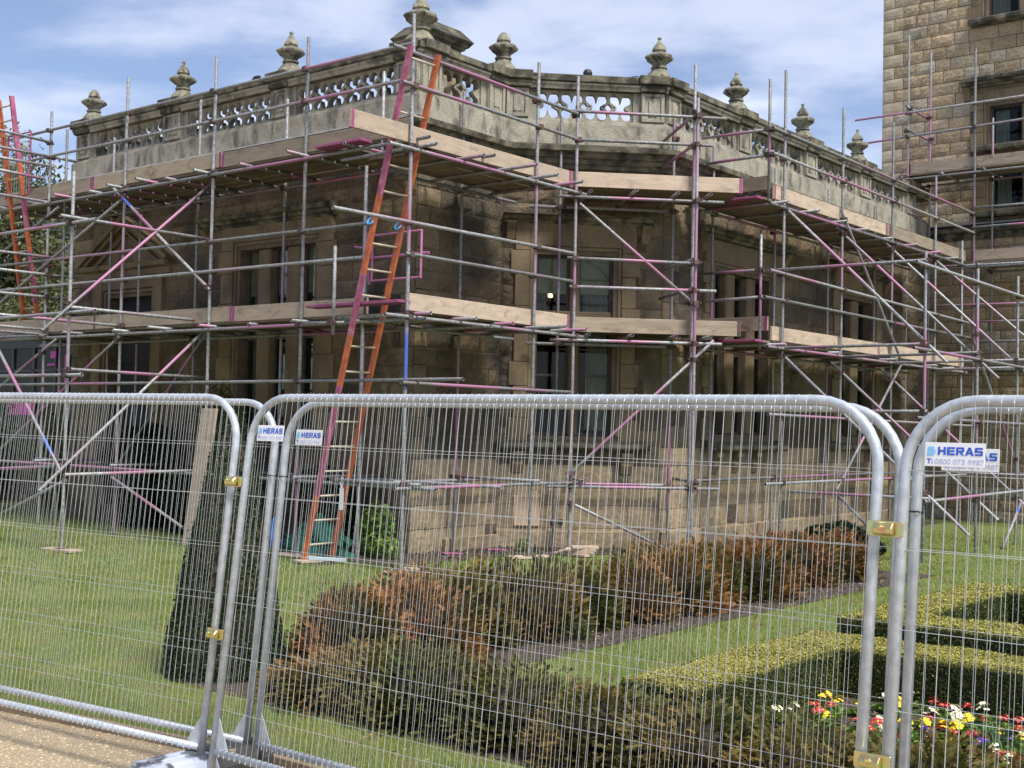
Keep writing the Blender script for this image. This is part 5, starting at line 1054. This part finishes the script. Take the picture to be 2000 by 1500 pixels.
# flowers
def flower_protos():
    out = {}
    lv = MB()
    for i in range(14):
        a = i * 2.4; l = .09 + .03 * (i % 3); cx_, sy = math.cos(a), math.sin(a); w2 = .022
        lv.add([(0, 0, .01), (cx_ * l * .6 - sy * w2, sy * l * .6 + cx_ * w2, .05 + .012 * (i % 2)), (cx_ * l, sy * l, .04), (cx_ * l * .6 + sy * w2, sy * l * .6 - cx_ * w2, .05 + .012 * (i % 2))], [(0, 1, 2), (0, 2, 3)])
    lm_ = lv.mesh('leaves'); lm_.materials.append(M_LIME)
    eye_m = mat('flower_eye', [(0.75, 0.50, 0.03)], rough=.6)
    for k, (nm, cl) in enumerate((('red', (0.42, 0.012, 0.035)), ('yellow', (0.85, 0.62, 0.02)), ('white', (0.82, 0.80, 0.62)), ('purple', (0.07, 0.02, 0.30)))):
        b = MB(); ey = MB(); rr = random.Random(k)
        for i in range(6):
            a = i * 1.05 + rr.uniform(-.2, .2); c = Vector((math.cos(a) * (.036 if i else 0), math.sin(a) * (.036 if i else 0), .13 + rr.uniform(-.02, .025))); nz = Vector((math.cos(a) * .5 - .25, math.sin(a) * .5 - .35, 1)).normalized(); qx = nz.cross(Vector((0, 1, .1))).normalized(); qy = nz.cross(qx)
            for j in range(5):
                t = j * 1.2566; u = qx * math.cos(t) + qy * math.sin(t); v_2 = nz.cross(u); b.add([c, c + u * .02 - v_2 * .013, c + u * .029 - nz * .004, c + u * .02 + v_2 * .013], [(0, 1, 2), (0, 2, 3)])
            ey.add([c + nz * .002 + (qx * math.cos(t) + qy * math.sin(t)) * .008 for t in (0, 1.26, 2.5, 3.77, 5.03)], [(0, 1, 2, 3, 4)])
        pm = b.mesh('bloom'); pm.materials.append(mat(nm + '_petal', [cl], rough=.55)); em = ey.mesh('flower_eye'); em.materials.append(eye_m); out[nm] = (lm_, pm, em)
    return out
FL = flower_protos()
FLOWERS = {
    "red": [(3.78, 8.15), (3.68, 7.74), (3.58, 7.58), (3.59, 7.79), (3.26, 7.5), (3.14, 8.41), (3.05, 8.37), (2.92, 8.43), (2.73, 8.16), (2.83, 7.73), (2.75, 7.7), (2.55, 7.67), (2.65, 8.32), (2.54, 8.29), (2.46, 8.02)],
    "yellow": [(3.72, 7.99), (3.61, 7.94), (3.5, 8.03), (3.27, 8.15), (3.49, 7.51), (2.77, 8.02), (2.67, 7.44), (2.53, 7.86)],
    "white": [(3.41, 8.26), (3.35, 8.48), (3.18, 7.65), (3.01, 8.02), (2.92, 8.19), (2.82, 8.42), (2.38, 7.81), (2.42, 7.45), (3.81, 7.46), (3.72, 7.51)],
    "purple": [(2.84, 7.53), (2.42, 7.65)],
}
for i in range(34): FLOWERS[RN.choice(('red', 'red', 'yellow', 'white', 'purple'))].append((RN.uniform(1.9, 3.15), RN.uniform(7.2, 8.4)))
for i in range(14): FLOWERS[RN.choice(('red', 'yellow', 'white'))].append((RN.uniform(-.2, 1.7), RN.uniform(6.8, 8.2)))
for nm, spots in FLOWERS.items():
    lb = {'red': 'red primrose with yellow eyes in the flower bed', 'yellow': 'yellow primrose in the flower bed', 'white': 'creamy white primrose in the flower bed', 'purple': 'deep purple primrose in the flower bed'}[nm]
    for (p, q) in spots:
        M = T(*W(p, q, 0.012)) @ RZ(RN.uniform(0, 6.28)) @ S(*[RN.uniform(.65, .95)] * 3); r_ = empty('primrose', M, lb, 'flower', '%s primroses in the flower bed' % nm); a, b_, c = FL[nm]
        put('leaves', a, None, r_, M); put('bloom', b_, None, r_, M); put('flower_eye', c, None, r_, M)
for (p, q, lb) in ((2.95, 7.15, 'clump of narrow strap leaves among the flowers behind the right fence joint'), (2.45, 7.6, 'clump of narrow strap leaves farther back in the flower bed')):
    b = MB()
    for i in range(60):
        a = RN.uniform(0, 6.28); l = RN.uniform(.12, .26); o_ = Vector((RN.gauss(0, .05), RN.gauss(0, .05), 0)); d_ = Vector((math.cos(a), math.sin(a), 0)); s_ = d_.cross(UP) * .005
        b.add([o_ - s_, o_ + s_, o_ + d_ * l * .25 + UP * l * .7 + s_, o_ + d_ * l * .25 + UP * l * .7 - s_, o_ + d_ * l * .65 + UP * l * .75], [(0, 1, 2, 3), (3, 2, 4)])
    tag(b.put('bulb_leaves', leaf_mat('strap_leaf', [(0.07, 0.15, 0.05), (0.12, 0.20, 0.07)], 9), None, T(*W(p, q, .012))), lb, 'plant')
# other plants by the walls
shrub('evergreen_shrub', (13.95, 12.75), .55, .4, 1.15, M_SHRUB, 6500, .035, 'dark evergreen shrub against the house wall behind the ladder foot', seed=3)
shrub('evergreen_shrub', (18.7, 12.9), .8, .4, 1.9, M_SHRUB, 8000, .045, 'dark evergreen shrub beside the pedimented door', seed=4)
shrub('evergreen_shrub', (17.3, 12.8), .6, .35, 1.2, M_SHRUB, 5000, .045, 'dark evergreen shrub left of the standing plank', seed=14)
shrub('spiky_shrub', (16.2, 12.55), .42, .36, 2.2, M_OLIVE, 4200, .05, 'upright olive green shrub behind the top of the clipped yew', seed=5)
shrub('leafy_plant', (12.85, 12.75), .30, .22, .62, M_LIME, 700, .055, 'bright green leafy plant at the foot of the corner wall', 'plant', seed=6)
shrub('leafy_plant', (12.5, 12.55), .3, .2, .28, M_LIME, 420, .045, 'low yellowish green plant right of the leafy plant at the corner', 'plant', seed=16)
shrub('leafy_plant', (11.75, 14.75), .12, .12, .2, M_LIME, 120, .03, 'tiny bright green seedling on the soil under the bay window', 'plant', seed=17)
for i, (p, q, rx, h, lb) in enumerate(((23.6, 14.2, 1.0, 1.9, 'dark shrub in front of the garden room, nearest to the house'), (26.2, 14.0, 1.2, 2.2, 'dark shrub in front of the garden room, at the left edge'), (8.9, 19.4, .45, .4, 'low dull green plant under the right flank scaffold'), (7.7, 17.2, .5, .5, 'low dull green shrub at the far end of the bronzed row'))):
    shrub('evergreen_shrub', (p, q), rx, rx * .6, h, M_SHRUB if i != 0 else M_OLIVE, 5200, .05, lb, seed=20 + i)
def tree(c, h, rx, rz, n, leaf, label, seed):
    root = empty('garden_tree', frame(*c, (-1, 0), (0, 1)), label, 'tree', 'trees beyond the left end of the house'); M = WM[root.name]; r = np.random.default_rng(seed); P = []; Dn = []; tb = MB()
    tb.tube([(0, 0, 0), (.1, 0, h * .3), (-.1, .1, h * .55), (.05, 0, h * .9)], [.25, .2, .13, .03], 8)
    for k in range(26):
        d = r.normal(0, 1, 3); d /= np.linalg.norm(d); cc = d * r.uniform(.35, 1) * np.array([rx, rx, rz]); cc[2] += h - rz; p, dd = blob_points(n // 26, rx * .36, rx * .36, rz * .26, seed * 50 + k, .3, .6); P.append(p + cc); Dn.append(dd)
        tb.tube([(0, 0, h * .35), tuple(cc * np.array([.5, .5, .75])), tuple(cc)], [.07, .04, .012], 5)
    put('crown', leaf_mesh('crown', np.concatenate(P), np.concatenate(Dn), leaf, M_TREE), None, root, M); tb.put('trunk', M_BARK, root, M)
tree((40.2, 22.6), 10.6, 3.0, 4.2, 9500, .12, 'olive green tree behind the far left ladder', 1); tree((42.5, 23), 11.5, 3.2, 4.6, 9000, .12, 'bushy tree at the left edge beyond the garden room', 2); tree((37.3, 21.6), 7.4, 1.7, 2.6, 6000, .10, 'lower tree between the ladder and the house end', 3)
# grass
def grass():
    r = NP; B = []
    def ok(p, q):
        bad = (q < np.interp(p, [-30, 5.5, 9.6, 40], [4.72, 4.72, 4.12, -.4]) + .02)
        bad |= (p > 6.25) & (p < 7.9) & (q > 6.4) & (q < 16.8); bad |= (p < 7.75) & (q > 5.55) & (q < 6.4); bad |= (p < 3.9) & (q > 6.4) & (q < 8.6)
        bad |= (p > 11.7) & (q > 11.9 + .55 * (12.7 - p).clip(0, 2)) & (p < 12.95); bad |= (p > 10.2) & (p + q > 25.9) & (q > 13); bad |= (p > 10) & (q > 16.8); bad |= (q > 13.2) & (p > 12.5); bad |= (p > 3.8) & (p < 4.4) & (q > 6.4) & (q < 9.2)
        return ~bad
    for (p0, p1, q0, q1, dens, hgt, wid) in ((3.4, 12.5, 3.7, 7.6, 4200, .042, .0042), (5.4, 14, 7.6, 10.4, 1500, .048, .007), (5.3, 24, 10.4, 14.8, 620, .055, .011), (12.5, 21, 3.6, 10.4, 900, .05, .009), (3, 9.4, 14.8, 25, 260, .06, .014), (4.3, 6.3, 6.4, 7.7, 2600, .04, .005)):
        n = int((p1 - p0) * (q1 - q0) * dens); p, q = r.uniform(p0, p1, n), r.uniform(q0, q1, n); k = ok(p, q); p, q = p[k], q[k]; n = len(p)
        X = p * DA.x + q * DB.x; Y = p * DA.y + q * DB.y
        patch = .72 + .3 * np.sin(X * 2.1 + 1.3 * np.sin(Y * 1.7)) * np.sin(Y * 1.3 + .8) + .2 * np.sin(X * 5 + Y * 4.1)
        a = r.uniform(0, 6.283, n); h = hgt * r.uniform(.5, 1.3, n) * patch.clip(.45, 1.3); ln = r.uniform(.1, .9, n) * h; la = r.uniform(0, 6.283, n)
        c = np.stack([X, Y, np.full(n, .0)], 1); d = np.stack([np.cos(a), np.sin(a), np.zeros(n)], 1) * (wid / 2)
        t = c + np.stack([np.cos(la) * ln, np.sin(la) * ln, h], 1); B.append(np.stack([c - d, c + d, t], 1).reshape(-1, 3))
    v = np.concatenate(B); me = np_mesh('grass', v, np.arange(len(v)).reshape(-1, 3), M_GRASS); tag(put('grass', me, None), kind='stuff'); return len(v) // 3
NG = grass()

b = MB()
for i in range(420):      # dead leaves and twigs blown over the lawn
    p, q = (RN.uniform(4.4, 12), RN.uniform(4.9, 7.4)) if i < 200 else (RN.uniform(8, 20), RN.uniform(6, 12.5)); s_ = RN.uniform(.010, .024); c = W(p, q, RN.uniform(.028, .045)); r_ = RZ(RN.uniform(0, 6)) @ Matrix.Rotation(RN.uniform(-.6, .6), 4, 'X')
    if q > edge_q(p) + .1: b.add([c + r_ @ Vector(v) * s_ for v in ((-1, 0, 0), (0, -.5, .1), (1, 0, .15), (0, .5, .1))], [(0, 1, 2, 3)])
tag(b.put('fallen_leaves', mat('dead_leaf', [(0.26, 0.17, 0.08), (0.16, 0.10, 0.05)], 20, .8, isl=.4)), kind='stuff')

# ------------------------------------------------------------------ the temporary fence
PL, PTOP, RAD = 3.5, 2.02, 0.25
def frame_mesh():
    pts = [(0, 0, -.02), (0, 0, PTOP - RAD)] + [(RAD - RAD * math.cos(a), 0, PTOP - RAD + RAD * math.sin(a)) for a in [i * math.pi / 2 / 8 for i in range(1, 9)]] + [(PL - RAD + RAD * math.sin(a), 0, PTOP - RAD + RAD * math.cos(a)) for a in [i * math.pi / 2 / 8 for i in range(0, 9)]] + [(PL, 0, -.02)]
    return MB().tube(pts, .0205, 14).mesh('frame', True)
FR_ME = frame_mesh(); FR_ME.materials.append(M_GALV)
RAIL = MB().tube([(.018, 0, .165), (PL - .018, 0, .165)], .02, 14).mesh('bottom_rail', True); RAIL.materials.append(M_GALV)
WV = MB().tube([(0, 0, 0), (0, 0, 1)], .00095, 5, cap=False).mesh('wire', True); WV.materials.append(M_WIRE)
WH = MB().tube([(-.022, .004, 0), (0, -.023, 0), (.03, -.0045, 0), (PL - .03, -.0045, 0), (PL, -.023, 0), (PL + .022, .004, 0)], .0012, 5).mesh('cross_wire', True); WH.materials.append(M_WIRE)
SEAM = MB().tube([(0, -.0225, PTOP - .012), (0, -.014, PTOP + .014), (0, .006, PTOP + .021)], .0022, 4).mesh('wire_hook'); SEAM.materials.append(M_WIRE)
GUS = MB().prism([(0, .175), (0, .335), (.10, .175)], -.0025, .0025).mesh('gusset_plate'); GUS.materials.append(M_GALV)
def text(parent, M, s, size, m, bold=0.0, sx_=1.0, name='lettering'):
    cu = bpy.data.curves.new('lettering', 'FONT'); cu.body = s; cu.size = size; cu.offset = bold; cu.extrude = .0004; me = eval_mesh(cu); me.materials.clear(); me.transform(S(sx_, 1, 1))
    xs = [v.co.x for v in me.vertices]; me.transform(T(-min(xs), 0, 0)); return put(name, me, m, parent, M @ Matrix.Rotation(math.pi / 2, 4, 'X')), max(xs) - min(xs)
def block_text(parent, M, h, wd, m):
    """the fence maker's name in wide square capitals"""
    t = .27; gl = {'H': [(0, 0, t, 1), (1 - t, 0, 1, 1), (t, .38, 1 - t, .62)], 'E': [(0, 0, t, 1), (t, 0, 1, .22), (t, .39, .94, .61), (t, .78, 1, 1)]}
    b = MB(); x = 0; step = wd / 5.0; gw = step * .86
    def poly(ps): b.prism([(x + px * gw, py * h) for px, py in ps], -.0006, 0)
    for ch in 'HERAS':
        if ch in gl:
            for (a, c, d, e) in gl[ch]: poly([(a, c), (d, c), (d, e), (a, e)])
        elif ch == 'R': poly([(0, 0), (t, 0), (t, 1), (0, 1)]); poly([(t, .78), (.86, .78), (1, .88), (.9, 1), (t, 1)]); poly([(.72, .6), (1, .6), (1, .88), (.86, .78), (.72, .78)]); poly([(t, .36), (.88, .36), (1, .48), (1, .6), (t, .58)]); poly([(.42, .36), (.74, 0), (1.02, 0), (.72, .36)])
        elif ch == 'A': poly([(-.05, 0), (.24, 0), (.62, 1), (.36, 1)]); poly([(.76, 0), (1.06, 0), (.64, 1), (.38, 1)]); poly([(.24, .2), (.76, .2), (.7, .4), (.3, .4)])
        else: poly([(0, .78), (1, .78), (1, .9), (.9, 1), (.1, 1), (0, .9)]); poly([(0, .5), (t, .5), (t, .78), (0, .78)]); poly([(0, .39), (1, .39), (1, .5), (.9, .61), (.1, .61), (0, .5)]); poly([(1 - t, .22), (1, .22), (1, .5), (1 - t, .5)]); poly([(.1, 0), (.9, 0), (1, .1), (1, .22), (0, .22), (0, .1)])
        x += step
    b.put('lettering', m, parent, M)
def sign(root, M, x0, z0):
    wd, h = .207, .083; SM = M @ T(x0, -.0125, z0); s = MB().box(0, wd, -.0015, .0015, 0, h).put('sign', M_SIGN, root, SM, bevel=.0006); FM = SM @ T(0, -.0021, 0)
    lg = MB()
    for k in range(4): lg.prism([(.008 + .001 * k, .037 + k * .0082), (.030 + (.005 if k in (1, 2) else 0), .037 + k * .0082), (.034 + (.006 if k in (1, 2) else 0), .040 + k * .0082), (.030, .0438 + k * .0082), (.008 + .001 * k, .0438 + k * .0082)], -.0006, 0)
    lg.put('emblem', M_SCYAN, s, FM); block_text(s, FM @ T(.046, 0, .040), .028, .158, M_SBLUE)
    text(s, FM @ T(.008, 0, .010), 'T:', .024, M_SBLUE, .0005, 1.15); o_, wl = text(s, FM @ T(.037, 0, .010), '0800 073 9987', .024, M_SGREY, .0002, 1.17)
def panel(M, label, signs=(), back=False):
    root = empty('temporary_fence', M, label, 'fence', 'temporary fence panels'); put('frame', FR_ME, None, root, M); put('bottom_rail', RAIL, None, root, M)
    for x, sx_ in ((.0, 1), (PL, -1)): put('gusset_plate', GUS, None, root, M @ T(x + .02 * sx_, 0, 0) @ S(sx_, 1, 1))
    n = 79; r = random.Random(len(label))
    for k in range(n):
        x = .07 + k * (PL - .14) / (n - 1); e = min(x, PL - x); top = PTOP - RAD + math.sqrt(max(0, RAD ** 2 - (RAD - e) ** 2)) if e < RAD else PTOP
        put('wire', WV, None, root, M @ T(x, -.0215, .148) @ Matrix.Rotation(r.gauss(0, .0006), 4, 'Y') @ S(1, 1, top - .153))
    hk = MB()
    for k in range(n):
        x = .07 + k * (PL - .14) / (n - 1)
        if min(x, PL - x) > RAD: hk.tube([(x, -.0225, PTOP - .012), (x, -.015, PTOP + .013), (x, .004, PTOP + .0215)], .0022, 4, cap=False)
        hk.tube([(x, -.0215, .148), (x, -.012, .182), (x, .002, .1855)], .0022, 4, cap=False)
    tag(hk.put('wire_hooks', M_WIRE, root, M), kind='stuff')
    for k in range(6): put('cross_wire', WH, None, root, M @ T(0, -.019 + .02, 1.77 - .278 * k + r.gauss(0, .002)))
    for (x, z) in signs: sign(root, M @ T(0, -.014, 0), x, z)
    return root
def lean(p, q, u, v, k, dz=0.0): return frame(p, q, u, v, 1.82 + dz) @ Matrix.Rotation(-k, 4, 'X') @ T(0, 0, -1.82)
CA, SA = math.cos(math.radians(6)), math.sin(math.radians(6)); UL, VL = (-CA, SA), (SA, CA)
panel(lean(5.445 + PL * CA, 4.33 - PL * SA, UL, VL, .115), 'front galvanised fence panel at the left, nearest to the gravel')
panel(lean(5.325, 4.33, (-1, 0), (0, 1), .115), 'front galvanised fence panel in the middle, carrying the left maker sign', ((.085, 1.787),))
panel(lean(1.725, 4.33, (-1, 0), (0, 1), .115), 'front galvanised fence panel at the right edge, carrying the nearer maker sign', ((.078, 1.787),))
panel(lean(5.445 + PL * CA, 4.60 - PL * SA, UL, VL, .095, -.02), 'rear galvanised fence panel at the left, behind the front one', back=True)
panel(lean(5.35, 4.60, (-1, 0), (0, 1), .095, -.02), 'rear galvanised fence panel in the middle, carrying the right hand of the two left signs', ((.105, 1.787),), True)
panel(lean(1.785, 4.60, (-1, 0), (0, 1), .095, -.02), 'rear galvanised fence panel at the right edge, its sign half hidden by the front sign', ((.098, 1.787),), True)
def clamp(p, q, z, label):
    M = lean(p, q, (-1, 0), (0, 1), .115); r_ = empty('fence_clamp', M @ T(0, 0, z), label, 'clamp', 'clamps joining the fence panels'); M = M @ T(0, -.026, z)
    MB().prism([(-.062, -.028), (.062, -.028), (.066, -.02), (.066, .026), (-.066, .026), (-.066, -.02)], -.004, .004).put('plate', M_GOLD, r_, M, bevel=.002)
    b = MB(); b.prism([(-.012, -.026), (-.034, -.018), (-.036, .0), (-.020, .021), (0.0, .024)], -.036, .036, Matrix(((0, 1, 0, 0), (1, 0, 0, 0), (0, 0, 1, 0), (0, 0, 0, 1)))); b.put('saddle', M_GOLD, r_, M, bevel=.003)
    MB().lathe([(.012, 0), (.012, .01), (.006, .012), (.006, .022)], 6, T(0, -.032, .003) @ Matrix.Rotation(math.pi / 2, 4, 'X')).put('bolt', M_GOLD, r_, M)
clamp(5.392, 4.33, 1.565, 'upper golden clamp at the left fence joint'); clamp(5.392, 4.33, .76, 'lower golden clamp at the left fence joint')
clamp(1.775, 4.33, 1.56, 'upper golden clamp at the right fence joint'); clamp(1.775, 4.33, .76, 'lower golden clamp at the right fence joint')
for p, z, lb in ((5.395, 1.61, 'black cable tie round the rear posts at the left fence joint'), (1.787, 1.63, 'black cable tie round the rear post at the right fence joint')):
    M = lean(p, 4.60, (-1, 0), (0, 1), .095, -.02) @ T(0, 0, z); wd = .085 if p > 3 else .022
    tag(MB().tube([(-wd, -.024, 0), (wd, -.024, 0), (wd + .004, 0, 0), (wd, .024, 0), (-wd, .024, 0), (-wd - .004, 0, 0)], .0035, 6, closed=True).put('cable_tie', M_BLACK, None, M), lb, 'cable tie')
BM = frame(5.46, 3.80, (-1, 0), (0, 1), -.05) @ S(1.08, 1, 1.15); m_bl = mat('worn_fence_block', [(0.46, 0.50, 0.60), (0.34, 0.38, 0.48)], 4, .45, grain=.25, soot=((0.03, 0.03, 0.032), 5.5, 0.50, 0.57, (1, 1, 1)))
m_bk = mat('black_rubber_block', [(0.03, 0.03, 0.032), (0.055, 0.052, 0.05)], 9, .7, bump=.3, bscale=40, soot=((0.32, 0.26, 0.17), 5, .60, .66, (1, 1, 1)))
BR = empty('fence_block', BM, 'heavy moulded fence foot, white worn top and black end, under the left fence joint', 'fence foot')
def blk(y0, y1, m, nm):
    ov = [(-.12, 0), (.12, 0), (.125, .11), (.09, .17), (-.09, .17), (-.125, .11)]; MB().prism(ov, y0, y1).put(nm, m, BR, BM, bevel=.014)
blk(0, .40, m_bl, 'worn_end'); blk(.402, .76, m_bk, 'black_end')
MB().box(-.03, .03, .05, .35, .165, .178).put('handle_ridge', m_bl, BR, BM, bevel=.005)
print('grass blades', NG, 'objects', len(bpy.data.objects), 'couplers', nc)
